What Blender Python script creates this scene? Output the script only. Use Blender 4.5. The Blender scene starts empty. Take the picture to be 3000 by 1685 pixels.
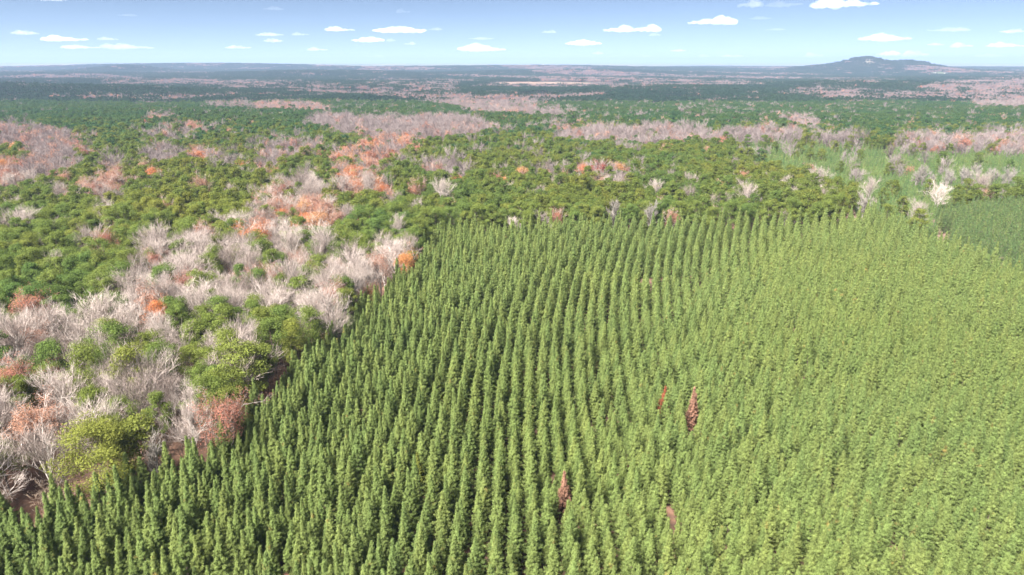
import bpy, math, random
import numpy as np

# ------------------------------------------------------------------ camera, world, sun, exposure
sc = bpy.context.scene
COL = sc.collection
CAM_H, PITCH, FPX = 100.0, math.radians(18.3), 2001.0      # photograph is 3000 px wide
cam_d = bpy.data.cameras.new('camera')
cam_d.sensor_width = 36.0
cam_d.lens = 36.0 * FPX / 3000.0
cam_d.clip_start, cam_d.clip_end = 1.0, 250000.0
cam = bpy.data.objects.new('camera', cam_d)
COL.objects.link(cam)
cam.location = (0, 0, CAM_H)
cam.rotation_euler = (math.radians(90) - PITCH, 0, 0)
sc.camera = cam

SUN_EL, SUN_AZ = math.radians(52), math.atan2(-0.70, -0.71)   # sun behind the camera, to the left
world = bpy.data.worlds.new('World')
sc.world = world
world.use_nodes = True
wn = world.node_tree.nodes
wl = world.node_tree.links
sky = wn.new('ShaderNodeTexSky')
sky.sky_type = 'NISHITA'
sky.sun_disc = False
sky.sun_elevation = SUN_EL
sky.sun_rotation = SUN_AZ
sky.altitude = 0
sky.air_density, sky.dust_density, sky.ozone_density = 0.26, 0.0, 1.8
tint = wn.new('ShaderNodeMix')
tint.data_type = 'RGBA'
tint.blend_type = 'MULTIPLY'
tint.inputs[0].default_value = 1.0
tint.inputs[7].default_value = (.70, .625, .53, 1)          # the pale, slightly violet blue of this sky
wl.new(sky.outputs[0], tint.inputs[6])
wl.new(tint.outputs[2], wn['Background'].inputs[0])
wn['Background'].inputs[1].default_value = 0.05

sun_d = bpy.data.lights.new('sun', 'SUN')
sun_d.energy = 5.0
sun_d.angle = math.radians(32)
sun_d.color = (1.0, 0.955, 0.88)
sun = bpy.data.objects.new('sun', sun_d)
COL.objects.link(sun)
sx, sy, sz = math.sin(SUN_AZ) * math.cos(SUN_EL), math.cos(SUN_AZ) * math.cos(SUN_EL), math.sin(SUN_EL)
sun.rotation_euler = (math.pi / 2 - SUN_EL, 0, math.pi - SUN_AZ)
sun.location = (sx * 50, sy * 50, 200)

sc.view_settings.view_transform = 'Standard'
sc.view_settings.look = 'None'
sc.view_settings.gamma = 1.0
sc.view_settings.use_curve_mapping = False
sc.view_settings.exposure = 2.5
cy = sc.cycles
cy.max_bounces = 10
cy.diffuse_bounces = 5
cy.glossy_bounces = 1
cy.transmission_bounces = 4
cy.transparent_max_bounces = 8
cy.volume_bounces = 6
cy.use_denoising = True

rng = np.random.default_rng(7)

# ------------------------------------------------------------------ projection and terrain
CP, SP = math.cos(PITCH), math.sin(PITCH)


def project(x, y, z):
    dz = z - CAM_H
    dep = y * CP - dz * SP
    up = y * SP + dz * CP
    dep_s = np.where(dep > 1.0, dep, 1.0)
    return 1500 + FPX * x / dep_s, 842.5 - FPX * up / dep_s, dep


def unproject(px, py, z=0.0):
    a = (px - 1500) / FPX
    b = (842.5 - py) / FPX
    dy, dz = CP + b * SP, -SP + b * CP
    t = (z - CAM_H) / dz
    return a * t, dy * t


def bearing(px, dist, py=250):
    a = (px - 1500) / FPX
    b = (842.5 - py) / FPX
    return a / (CP + b * SP) * dist, dist


HILLS = []                                   # x, y, height, sigma across, sigma along


def hill(px, dist, h, sx_, sy_):
    x, y = bearing(px, dist)
    HILLS.append((x, y, h, sx_, sy_))


hill(200, 2450, 16, 650, 230)
hill(-500, 2500, 16, 900, 260)
hill(1010, 2050, 10, 210, 200)
hill(1950, 2750, 15, 330, 330)
hill(1600, 2350, 5, 220, 220)
hill(2500, 3150, 18, 420, 260)
hill(150, 3900, 22, 500, 400)
hill(380, 7200, 60, 380, 400)
hill(900, 5600, 34, 900, 350)
hill(600, 9500, 60, 2200, 500)
hill(1700, 6300, 30, 1200, 350)
hill(1500, 8600, 45, 2500, 500)
hill(2527, 7000, 52, 120, 330)
hill(2655, 7050, 30, 120, 330)
hill(2580, 7100, 98, 540, 800)
hill(2790, 7300, 22, 330, 600)
hill(2370, 7400, 30, 420, 600)
hill(1200, 15000, 60, 5000, 900)
hill(200, 19000, 70, 5000, 1000)


def terrain(x, y):
    x = np.asarray(x, float)
    y = np.asarray(y, float)
    r = np.hypot(x, y)
    z = 0.7 * np.sin(x / 37 + 1.3) * np.sin(y / 52) + 0.9 * np.sin((x + y) / 88 + 0.4)
    f = np.clip((r - 700) / 1200, 0, 1)
    z = z + f * (4.5 * np.sin(x / 410 + 0.5) * np.sin(y / 350 + 1.1) + 3.5 * np.sin((x - 0.6 * y) / 730))
    f4 = np.clip((r - 900) / 1300, 0, 1)
    z = z - 20 * f4 * f4 * (3 - 2 * f4) * np.clip((11000 - r) / 6000, 0, 1)
    f2 = np.clip((r - 2500) / 3000, 0, 1)
    z = z + f2 * (9 * np.sin(x / 1700 + 2.0) * np.sin(y / 900) + 7 * np.sin((0.4 * x + y) / 620 + 0.7))
    for hx, hy, hh, ax, ay in HILLS:
        z = z + hh * np.exp(-((x - hx) / ax) ** 2 - ((y - hy) / ay) ** 2)
    f3 = np.clip((r - 20000) / 20000, 0, 1)
    return z + f3 * 35


# ------------------------------------------------------------------ materials
def new_mat(name):
    m = bpy.data.materials.new(name)
    m.use_nodes = True
    n = m.node_tree.nodes
    n.clear()
    return m, n, m.node_tree.links


def foliage_mat(name, cols, trans=0.3, patch=0.012, patch_cols=None, patch_fac=0.35, grain=1.2, fleck=None):
    """diffuse + translucent leaf; colour differs from tree to tree, from stand to stand and within a crown"""
    m, n, l = new_mat(name)
    out = n.new('ShaderNodeOutputMaterial')
    info = n.new('ShaderNodeObjectInfo')
    ramp = n.new('ShaderNodeValToRGB')
    els = ramp.color_ramp.elements
    for i, c in enumerate(cols):
        p = i / max(1, len(cols) - 1)
        if i == 0:
            e = els[0]
            e.position = 0
        elif i == len(cols) - 1:
            e = els[1] if len(cols) == 2 else els[-1]
            e.position = 1
        else:
            e = els.new(p)
        e.color = (*c, 1)
    l.new(info.outputs['Random'], ramp.inputs[0])
    col = ramp.outputs[0]
    if patch_cols:
        vm = n.new('ShaderNodeVectorMath')
        vm.operation = 'SCALE'
        vm.inputs[3].default_value = patch
        l.new(info.outputs['Location'], vm.inputs[0])
        nz = n.new('ShaderNodeTexNoise')
        nz.inputs['Scale'].default_value = 1.0
        nz.inputs['Detail'].default_value = 2.0
        l.new(vm.outputs[0], nz.inputs['Vector'])
        r2 = n.new('ShaderNodeValToRGB')
        r2.color_ramp.elements[0].position = 0.36
        r2.color_ramp.elements[1].position = 0.64
        r2.color_ramp.elements[0].color = (*patch_cols[0], 1)
        r2.color_ramp.elements[1].color = (*patch_cols[1], 1)
        l.new(nz.outputs['Fac'], r2.inputs[0])
        mx = n.new('ShaderNodeMix')
        mx.data_type = 'RGBA'
        mx.inputs[0].default_value = patch_fac
        l.new(col, mx.inputs[6])
        l.new(r2.outputs[0], mx.inputs[7])
        col = mx.outputs[2]
    geo = n.new('ShaderNodeNewGeometry')
    if fleck:
        n4 = n.new('ShaderNodeTexNoise')
        n4.inputs['Scale'].default_value = .45
        n4.inputs['Detail'].default_value = 3.0
        l.new(geo.outputs['Position'], n4.inputs['Vector'])
        m4 = n.new('ShaderNodeMapRange')
        m4.inputs[1].default_value, m4.inputs[2].default_value = .66, .76
        m4.inputs[4].default_value = .6
        l.new(n4.outputs['Fac'], m4.inputs[0])
        mf = n.new('ShaderNodeMix')
        mf.data_type = 'RGBA'
        mf.inputs[7].default_value = (*fleck, 1)
        l.new(m4.outputs[0], mf.inputs[0])
        l.new(col, mf.inputs[6])
        col = mf.outputs[2]
    n3 = n.new('ShaderNodeTexNoise')
    n3.inputs['Scale'].default_value = grain
    n3.inputs['Detail'].default_value = 1.0
    l.new(geo.outputs['Position'], n3.inputs['Vector'])
    mr = n.new('ShaderNodeMapRange')
    mr.inputs[1].default_value, mr.inputs[2].default_value = 0.3, 0.7
    mr.inputs[3].default_value, mr.inputs[4].default_value = 0.72, 1.28
    l.new(n3.outputs['Fac'], mr.inputs[0])
    mul = n.new('ShaderNodeVectorMath')
    mul.operation = 'SCALE'
    l.new(col, mul.inputs[0])
    l.new(mr.outputs[0], mul.inputs[3])
    d = n.new('ShaderNodeBsdfDiffuse')
    t = n.new('ShaderNodeBsdfTranslucent')
    ms = n.new('ShaderNodeMixShader')
    ms.inputs[0].default_value = trans
    l.new(mul.outputs[0], d.inputs[0])
    l.new(mul.outputs[0], t.inputs[0])
    l.new(d.outputs[0], ms.inputs[1])
    l.new(t.outputs[0], ms.inputs[2])
    l.new(ms.outputs[0], out.inputs[0])
    return m


def bark_mat(name, c0, c1):
    m, n, l = new_mat(name)
    out = n.new('ShaderNodeOutputMaterial')
    b = n.new('ShaderNodeBsdfPrincipled')
    b.inputs['Roughness'].default_value = 0.9
    info = n.new('ShaderNodeObjectInfo')
    mx = n.new('ShaderNodeMix')
    mx.data_type = 'RGBA'
    mx.inputs[6].default_value = (*c0, 1)
    mx.inputs[7].default_value = (*c1, 1)
    geo = n.new('ShaderNodeNewGeometry')
    nz = n.new('ShaderNodeTexNoise')
    nz.inputs['Scale'].default_value = 1.6
    l.new(geo.outputs['Position'], nz.inputs['Vector'])
    ad = n.new('ShaderNodeMath')
    ad.operation = 'MULTIPLY_ADD'
    ad.inputs[1].default_value = 0.45
    l.new(nz.outputs['Fac'], ad.inputs[0])
    sb = n.new('ShaderNodeMath')
    sb.operation = 'MULTIPLY_ADD'
    sb.inputs[1].default_value = 0.9
    sb.inputs[2].default_value = -0.18
    l.new(info.outputs['Random'], sb.inputs[0])
    l.new(sb.outputs[0], ad.inputs[2])
    l.new(ad.outputs[0], mx.inputs[0])
    l.new(mx.outputs[2], b.inputs['Base Color'])
    l.new(b.outputs[0], out.inputs[0])
    return m


M = {}
M['young'] = foliage_mat('young_pine_needles', [(0.194, 0.264, 0.088), (0.217, 0.282, 0.091), (0.237, 0.293, 0.095), (0.261, 0.306, 0.097)],
                         0.56, 0.010, [(0.196, 0.261, 0.104), (0.242, 0.290, 0.095)], 0.30, fleck=(0.390, 0.250, 0.095))
M['stand'] = foliage_mat('blue_green_pine_needles', [(0.105, 0.165, 0.067), (0.127, 0.185, 0.068), (0.154, 0.205, 0.070)], 0.46)
M['sapling'] = foliage_mat('sapling_needles', [(0.111, 0.192, 0.071), (0.144, 0.232, 0.079), (0.183, 0.253, 0.085), (0.212, 0.268, 0.090)],
                           0.46, 0.02, [(0.086, 0.167, 0.067), (0.201, 0.263, 0.085)], 0.45)
M['mature'] = foliage_mat('mature_pine_needles', [(0.085, 0.136, 0.037), (0.108, 0.153, 0.037), (0.139, 0.170, 0.037), (0.173, 0.182, 0.040)],
                          0.38, 0.006, [(0.085, 0.145, 0.045), (0.168, 0.175, 0.037)], 0.42, 0.5)
M['midpine'] = foliage_mat('shaded_mid_pine_needles', [(0.072, 0.115, 0.031), (0.091, 0.128, 0.031), (0.118, 0.142, 0.031), (0.149, 0.153, 0.032)],
                          0.38, 0.006, [(0.072, 0.124, 0.038), (0.144, 0.150, 0.031)], 0.42, 0.5)  # copy of the mature needles, distance shade put into the colour
M['hillpine'] = foliage_mat('shaded_hill_pine_needles', [(0.038, 0.081, 0.031), (0.048, 0.094, 0.031), (0.060, 0.103, 0.031), (0.076, 0.110, 0.034)],
                          0.38, 0.006, [(0.038, 0.088, 0.039), (0.075, 0.108, 0.031)], 0.42, 0.5)  # same mature needles darker still, far-off shade painted into the colour
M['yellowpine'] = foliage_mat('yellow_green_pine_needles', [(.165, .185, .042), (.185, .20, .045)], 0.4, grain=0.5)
M['farpine'] = foliage_mat('shaded_distant_pine_needles', [(0.025, 0.050, 0.032), (0.030, 0.057, 0.032), (0.036, 0.060, 0.032)],
                           0.3, 0.0016, [(0.022, 0.046, 0.034), (0.037, 0.063, 0.034)], 0.5, 0.12)  # darkest, bluer copy of the needles: shade of distance painted in
M['palewood'] = bark_mat('weathered_pale_wood', (0.170, 0.145, 0.129), (0.249, 0.224, 0.203))
M['deadred'] = foliage_mat('dead_red_needles', [(.24, .085, .045), (.24, .085, .045)], 0.3, fleck=(.20, .13, .09))
M['deadtan'] = foliage_mat('dead_tan_needles', [(0.299, 0.169, 0.119), (0.299, 0.169, 0.119)], 0.3, fleck=(0.221, 0.163, 0.125))
M['orange'] = foliage_mat('orange_leaves', [(.29, .115, .07), (.40, .15, .065), (.43, .165, .07), (.38, .21, .085), (.30, .15, .095)], 0.38, grain=0.8, fleck=(.27, .18, .12))
M['rust'] = foliage_mat('rust_pink_leaves', [(.25, .115, .085), (.33, .15, .105), (.31, .165, .115), (.36, .20, .14), (.28, .16, .12)], 0.38, grain=0.8, fleck=(.24, .18, .14))
M['darkred'] = foliage_mat('dark_red_leaves', [(.17, .035, .025), (.19, .04, .03)], 0.3, grain=0.6)
M['yellow'] = foliage_mat('yellow_leaves', [(.30, .25, .03), (.33, .28, .04)], 0.35, grain=0.6)
M['amber'] = foliage_mat('amber_shoots', [(.27, .19, .065), (.30, .20, .07)], 0.35)
M['pinebark'] = bark_mat('pine_bark', (.10, .070, .052), (.19, .145, .115))
M['greybark'] = bark_mat('grey_bark', (.29, .25, .225), (.45, .405, .375))
M['twig'] = bark_mat('pale_twigs', (.16, .122, .106), (.42, .355, .325))
M['midtwig'] = bark_mat('shaded_mid_twigs', (0.109, 0.081, 0.077), (0.232, 0.190, 0.185))  # copy of the near twigs, shaded through its colour for distance
M['fartwig'] = bark_mat('shaded_distant_twigs', (0.115, 0.086, 0.087), (0.180, 0.140, 0.141))  # near twigs again, far shade painted into the bark colour
M['brush'] = bark_mat('brown_brush', (.15, .10, .075), (.26, .20, .15))


def ground_material():
    m, n, l = new_mat('forest_floor')
    out = n.new('ShaderNodeOutputMaterial')
    b = n.new('ShaderNodeBsdfPrincipled')
    b.inputs['Roughness'].default_value = 0.95
    geo = n.new('ShaderNodeNewGeometry')

    def noise(scale, detail, lo, hi, c0, c1):
        nz = n.new('ShaderNodeTexNoise')
        nz.inputs['Scale'].default_value = scale
        nz.inputs['Detail'].default_value = detail
        l.new(geo.outputs['Position'], nz.inputs['Vector'])
        r = n.new('ShaderNodeValToRGB')
        r.color_ramp.elements[0].position = lo
        r.color_ramp.elements[1].position = hi
        r.color_ramp.elements[0].color = (*c0, 1)
        r.color_ramp.elements[1].color = (*c1, 1)
        l.new(nz.outputs['Fac'], r.inputs[0])
        return r.outputs[0], nz
    litter, nz0 = noise(0.35, 6, 0.3, 0.7, (.055, .032, .022), (.17, .090, .058))
    far, nz1 = noise(0.0011, 6, 0.40, 0.60, (.036, .070, .034), (.13, .105, .088))
    fine, nz2 = noise(0.006, 5, 0.38, 0.62, (.030, .062, .028), (.15, .115, .085))
    mx = n.new('ShaderNodeMix')
    mx.data_type = 'RGBA'
    mx.inputs[0].default_value = 0.4
    l.new(far, mx.inputs[6])
    l.new(fine, mx.inputs[7])
    at = n.new('ShaderNodeAttribute')
    at.attribute_name = 'far_forest'
    m2 = n.new('ShaderNodeMix')
    m2.data_type = 'RGBA'
    l.new(at.outputs['Fac'], m2.inputs[0])
    l.new(litter, m2.inputs[6])
    l.new(mx.outputs[2], m2.inputs[7])
    l.new(m2.outputs[2], b.inputs['Base Color'])
    bp = n.new('ShaderNodeBump')
    bp.inputs['Strength'].default_value = 0.6
    bp.inputs['Distance'].default_value = 0.3
    l.new(nz0.outputs['Fac'], bp.inputs['Height'])
    l.new(bp.outputs[0], b.inputs['Normal'])
    l.new(b.outputs[0], out.inputs[0])
    return m


def soil_mat(name, c0, c1, scale):
    m, n, l = new_mat(name)
    out = n.new('ShaderNodeOutputMaterial')
    b = n.new('ShaderNodeBsdfPrincipled')
    b.inputs['Roughness'].default_value = 0.95
    geo = n.new('ShaderNodeNewGeometry')
    nz = n.new('ShaderNodeTexNoise')
    nz.inputs['Scale'].default_value = scale
    nz.inputs['Detail'].default_value = 5
    l.new(geo.outputs['Position'], nz.inputs['Vector'])
    r = n.new('ShaderNodeValToRGB')
    r.color_ramp.elements[0].position = 0.35
    r.color_ramp.elements[1].position = 0.65
    r.color_ramp.elements[0].color = (*c0, 1)
    r.color_ramp.elements[1].color = (*c1, 1)
    l.new(nz.outputs['Fac'], r.inputs[0])
    l.new(r.outputs[0], b.inputs['Base Color'])
    l.new(b.outputs[0], out.inputs[0])
    return m


def plain_mat(name, c, rough=0.6):
    m, n, l = new_mat(name)
    out = n.new('ShaderNodeOutputMaterial')
    b = n.new('ShaderNodeBsdfPrincipled')
    b.inputs['Roughness'].default_value = rough
    nz = n.new('ShaderNodeTexNoise')
    nz.inputs['Scale'].default_value = 0.8
    mr = n.new('ShaderNodeMapRange')
    mr.inputs[3].default_value, mr.inputs[4].default_value = 0.85, 1.1
    l.new(nz.outputs['Fac'], mr.inputs[0])
    v = n.new('ShaderNodeVectorMath')
    v.operation = 'SCALE'
    v.inputs[0].default_value = c
    l.new(mr.outputs[0], v.inputs[3])
    l.new(v.outputs[0], b.inputs['Base Color'])
    l.new(b.outputs[0], out.inputs[0])
    return m


# ------------------------------------------------------------------ mesh helpers (quads only)
def unit(v):
    return v / np.maximum(np.linalg.norm(v, axis=-1, keepdims=True), 1e-9)


def kites(c, d, length, width, r, face=None):
    """one needle tuft or leaf spray each: a kite from c along d, turned towards face"""
    k = len(c)
    d = unit(d)
    if face is None:
        s = unit(np.cross(d, r.normal(size=(k, 3))))
    else:
        nn = unit(unit(face) + r.normal(0, .42, (k, 3)))
        d = unit(d - nn * (np.sum(d * nn, 1, keepdims=True)) * .85)
        s = unit(np.cross(d, nn))
    L = (length * r.uniform(.7, 1.3, k))[:, None]
    W = (width * r.uniform(.7, 1.3, k))[:, None]
    a = c - d * L * .4
    t = c + d * L * .6
    mid = c + d * L * .08
    V = np.stack([a, mid + s * W * .5, t, mid - s * W * .5], 1).reshape(-1, 3)
    F = np.arange(4 * k).reshape(k, 4)
    return V, F


def ribbons(p0, p1, w0, w1, r):
    k = len(p0)
    d = unit(p1 - p0)
    s = unit(np.cross(d, r.normal(size=(k, 3))))
    w0 = np.broadcast_to(np.asarray(w0, float), (k,))[:, None]
    w1 = np.broadcast_to(np.asarray(w1, float), (k,))[:, None]
    V = np.stack([p0 - s * w0, p0 + s * w0, p1 + s * w1, p1 - s * w1], 1).reshape(-1, 3)
    return V, np.arange(4 * k).reshape(k, 4)


def tubes(p0, p1, r0, r1, sides=4):
    """tapered prisms between point pairs"""
    k = len(p0)
    d = unit(p1 - p0)
    ref = np.where(np.abs(d[:, 2:3]) > .9, np.array([[1., 0, 0]]), np.array([[0, 0, 1.]]))
    u = unit(np.cross(d, ref))
    w = np.cross(d, u)
    ang = np.arange(sides) * 2 * math.pi / sides
    ring = u[:, None, :] * np.cos(ang)[None, :, None] + w[:, None, :] * np.sin(ang)[None, :, None]
    A = p0[:, None, :] + ring * np.asarray(r0, float).reshape(-1, 1, 1)
    B = p1[:, None, :] + ring * np.asarray(r1, float).reshape(-1, 1, 1)
    V = np.concatenate([A, B], 1).reshape(-1, 3)
    i = np.arange(sides)
    j = (i + 1) % sides
    f = np.stack([i, j, j + sides, i + sides], 1)
    F = (f[None] + (np.arange(k) * 2 * sides)[:, None, None]).reshape(-1, 4)
    return V, F


def merge(*vf):
    V, F, o = [], [], 0
    for v, f in vf:
        V.append(v)
        F.append(f + o)
        o += len(v)
    return np.concatenate(V), np.concatenate(F)


def mesh_from(name, parts):
    """parts: list of (V, F, material) -> one mesh"""
    V, F, mi, mats, o = [], [], [], [], 0
    for v, f, mt in parts:
        if mt not in mats:
            mats.append(mt)
        V.append(v)
        F.append(f + o)
        mi.append(np.full(len(f), mats.index(mt)))
        o += len(v)
    V, F, mi = np.concatenate(V), np.concatenate(F), np.concatenate(mi)
    me = bpy.data.meshes.new(name)
    me.vertices.add(len(V))
    me.vertices.foreach_set('co', V.astype(np.float32).ravel())
    me.loops.add(F.size)
    me.loops.foreach_set('vertex_index', F.astype(np.int32).ravel())
    me.polygons.add(len(F))
    me.polygons.foreach_set('loop_start', (np.arange(len(F)) * 4).astype(np.int32))
    for mt in mats:
        me.materials.append(mt)
    me.polygons.foreach_set('material_index', mi.astype(np.int32))
    me.update(calc_edges=True)
    return me


# ------------------------------------------------------------------ trees
def bent_trunk(h, r0, r1, r, segs=5, wob=.02, sides=7):
    z = np.linspace(-.4, h, segs + 1)
    p = np.stack([np.cumsum(r.normal(0, wob * h / segs, segs + 1)), np.cumsum(r.normal(0, wob * h / segs, segs + 1)), z], 1)
    p[0, :2] = 0
    rad = np.linspace(r0, r1, segs + 1)
    return tubes(p[:-1], p[1:], rad[:-1], rad[1:], sides), p


def on_path(p, z):
    return np.stack([np.interp(z, p[:, 2], p[:, 0]), np.interp(z, p[:, 2], p[:, 1]), z], 1)


def young_pine(seed, h=13.0, R=2.35, n=15000, tuft=.42, base=.06, wid=.17, ex=.85):
    r = np.random.default_rng(seed)
    trunk, path = bent_trunk(h * .97, .13, .02, r, wob=.015)
    lv = int(34 * h / 13)
    zs, az, ln, el = [], [], [], []
    for i in range(lv):
        t = (i + r.uniform(-.3, .3)) / lv
        nb = 7 if t < .7 else 5
        a0 = r.uniform(0, 6.28)
        for b in range(nb):
            prof = (1 - t) ** ex * (.6 + .4 * min(1, t / .22))
            zs.append(h * (base + (1 - base) * t))
            az.append(a0 + b * 6.283 / nb + r.normal(0, .25))
            ln.append(R * prof * r.uniform(.6, 1.28) + .10)
            el.append(math.radians(12 + 48 * t + r.normal(0, 7)))
    zs, az, ln, el = map(np.array, (zs, az, ln, el))
    zs = np.minimum(zs, h * .965)
    o = on_path(path, zs)
    d = np.stack([np.cos(az) * np.cos(el), np.sin(az) * np.cos(el), np.sin(el)], 1)
    e = o + d * ln[:, None]
    br = ribbons(o, e, .03, .012, r)
    w = ln + .25
    k = r.choice(len(zs), size=n, p=w / w.sum())
    s = r.uniform(.12, 1.0, n) ** .6
    c = o[k] + d[k] * (ln[k] * s)[:, None] + r.normal(0, .105, (n, 3))
    dd = d[k] * .9 + np.array([0, 0, .75]) + r.normal(0, .55, (n, 3))
    out_ = d[k] * np.array([1, 1, .3]) + np.array([0, 0, .55])
    c1, f1 = kites(c, dd, tuft, wid * tuft, r, out_)
    tip = np.repeat(path[-1:], 10, 0) + np.stack([r.normal(0, .07, 10), r.normal(0, .07, 10), r.uniform(-.5, .35, 10)], 1)
    tp = kites(tip, np.array([[0, 0, 1.]]) + r.normal(0, .25, (10, 3)), .6, .2, r)
    return {'trunk': trunk, 'branches': br, 'crown': merge((c1, f1), tp)}


def mature_pine(seed, h=22.0, R=4.2, n=2600, tuft=.8, clumps=30, base=.42):
    r = np.random.default_rng(seed)
    trunk, path = bent_trunk(h * .93, .30, .06, r, 6, .03, 8)
    t = np.sort(r.uniform(0, 1, clumps))
    t[-3:] = [.93, .97, 1.0]
    az = np.cumsum(r.normal(2.4, .5, clumps))
    prof = np.sin(np.clip(.18 + .80 * t, 0, 1) * math.pi) ** .6
    lop = 1 + .3 * np.cos(az - r.uniform(0, 6.28))
    ln = R * prof * r.uniform(.45, 1.1, clumps) * lop
    ln[-1] *= .3
    z0 = h * (base + (.93 - base) * t * .95)
    o = on_path(path, z0)
    el = np.radians(5 + 42 * t + r.normal(0, 9, clumps))
    d = np.stack([np.cos(az) * np.cos(el), np.sin(az) * np.cos(el), np.sin(el)], 1)
    e = o + d * ln[:, None]
    e[:, 2] = np.minimum(e[:, 2], h * .97)
    limbs = tubes(o, e, np.full(clumps, .075), np.full(clumps, .02), 3)
    rad = (.42 + .42 * r.uniform(0, 1, clumps)) * R * .52
    w = rad ** 2
    k = r.choice(clumps, size=n, p=w / w.sum())
    q = unit(r.normal(size=(n, 3))) * (r.uniform(0, 1, n) ** .40)[:, None]
    q[:, 2] *= .62
    c = e[k] + q * rad[k][:, None]
    dd = q + np.array([0, 0, .45]) + r.normal(0, .5, (n, 3))
    return {'trunk': trunk, 'limbs': limbs, 'crown': kites(c, dd, tuft, .42 * tuft, r, q + np.array([0, 0, .35]) + .25 * (e[k] - o[k]) / R)}


def skeleton(seed, h, spread, levels, kids, r, low=.22, rise=.9):
    """recursive limbs; returns (p0,p1,r0,r1,level) arrays"""
    P0, P1, R0, R1, LV = [], [], [], [], []
    trunk_top = h * .62
    pts = [np.array([0, 0, -.4])]
    cur = np.array([0., 0, -.4])
    segs = 5
    for i in range(segs):
        nxt = cur + np.array([r.normal(0, .03 * h / segs * 2), r.normal(0, .03 * h / segs * 2), trunk_top / segs])
        ra, rb = .021 * h * (1 - .75 * i / segs), .021 * h * (1 - .75 * (i + 1) / segs)
        P0.append(cur); P1.append(nxt); R0.append(ra); R1.append(rb); LV.append(0)
        cur = nxt
        pts.append(cur)
    pts = np.array(pts)
    fr = []
    for j in range(kids[0]):
        t = low + (1 - low) * (j + r.uniform(0, .8)) / kids[0]
        z = min(trunk_top * t / .62 * .62 / 1.0, trunk_top)
        z = trunk_top * t
        o = on_path(pts, np.array([z]))[0]
        a = j * 2.4 + r.normal(0, .4)
        elv = math.radians(38 + 32 * t + r.normal(0, 8))
        d = np.array([math.cos(a) * math.cos(elv), math.sin(a) * math.cos(elv), math.sin(elv)])
        L = min(spread / max(math.cos(elv), .35), (h - z) / max(math.sin(elv), .3)) * r.uniform(.62, .85)
        fr.append((o, d, L, .0135 * h * (1 - .45 * t), 1))
    while fr:
        o, d, L, rad, lv = fr.pop()
        ns = 3 if lv <= 2 else 2
        cur, dd = o, d
        path = [o]
        for i in range(ns):
            dd = unit(dd + r.normal(0, .16, 3) + np.array([0, 0, .10 * rise]))
            nxt = cur + dd * L / ns
            P0.append(cur); P1.append(nxt)
            R0.append(rad * (1 - .7 * i / ns)); R1.append(rad * (1 - .7 * (i + 1) / ns)); LV.append(lv)
            cur = nxt
            path.append(cur)
        if lv < levels:
            for j in range(kids[lv]):
                t = .25 + .75 * (j + r.uniform(0, 1)) / kids[lv]
                q = t * ns
                i = min(int(q), ns - 1)
                b = path[i] + (path[i + 1] - path[i]) * (q - i)
                ax = unit(np.cross(dd, r.normal(size=3)))
                sp_ = math.radians(r.uniform(24, 52))
                nd = unit(dd * math.cos(sp_) + ax * math.sin(sp_) + np.array([0, 0, .18 * rise]))
                fr.append((b, nd, L * r.uniform(.40, .62), rad * .50, lv + 1))
    return tuple(map(np.array, (P0, P1, R0, R1, LV)))


def bare_tree(seed, h=19.0, spread=6.0, levels=4, kids=(7, 6, 5, 5), wmin=.026, rise=.9, low=.22, fuzz=0):
    r = np.random.default_rng(seed)
    P0, P1, R0, R1, LV = skeleton(seed, h, spread, levels, kids, r, low, rise)
    k = LV == 0
    trunk = tubes(P0[k], P1[k], R0[k], R1[k], 7)
    k = (LV > 0) & (LV <= 2)
    limbs = tubes(P0[k], P1[k], np.maximum(R0[k], wmin * 1.3), np.maximum(R1[k], wmin * 1.3), 3)
    k = LV > 2
    tw = ribbons(P0[k], P1[k], np.maximum(R0[k], wmin), np.maximum(R1[k], wmin * .6), r)
    k = LV >= levels - 1
    if fuzz:
        # fine shoots fanning out at the rim of the crown
        ends, dirs = P1[k], unit(P1[k] - P0[k])
        c0 = np.array([0, 0, h * .42])
        i = r.integers(0, len(ends), fuzz)
        o = ends[i] + r.normal(0, .35, (fuzz, 3))
        rad_ = unit(o - c0)
        d = unit(rad_ * .8 + dirs[i] * .5 + r.normal(0, .28, (fuzz, 3)) + np.array([0, 0, .25]))
        L = h * r.uniform(.05, .10, fuzz)
        tw = merge(tw, ribbons(o - d * L[:, None] * .5, o + d * L[:, None], wmin * .85, wmin * .35, r))
    return {'trunk': trunk, 'limbs': limbs, 'twigs': tw}, (P1[k], P1[k] - P0[k])


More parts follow.
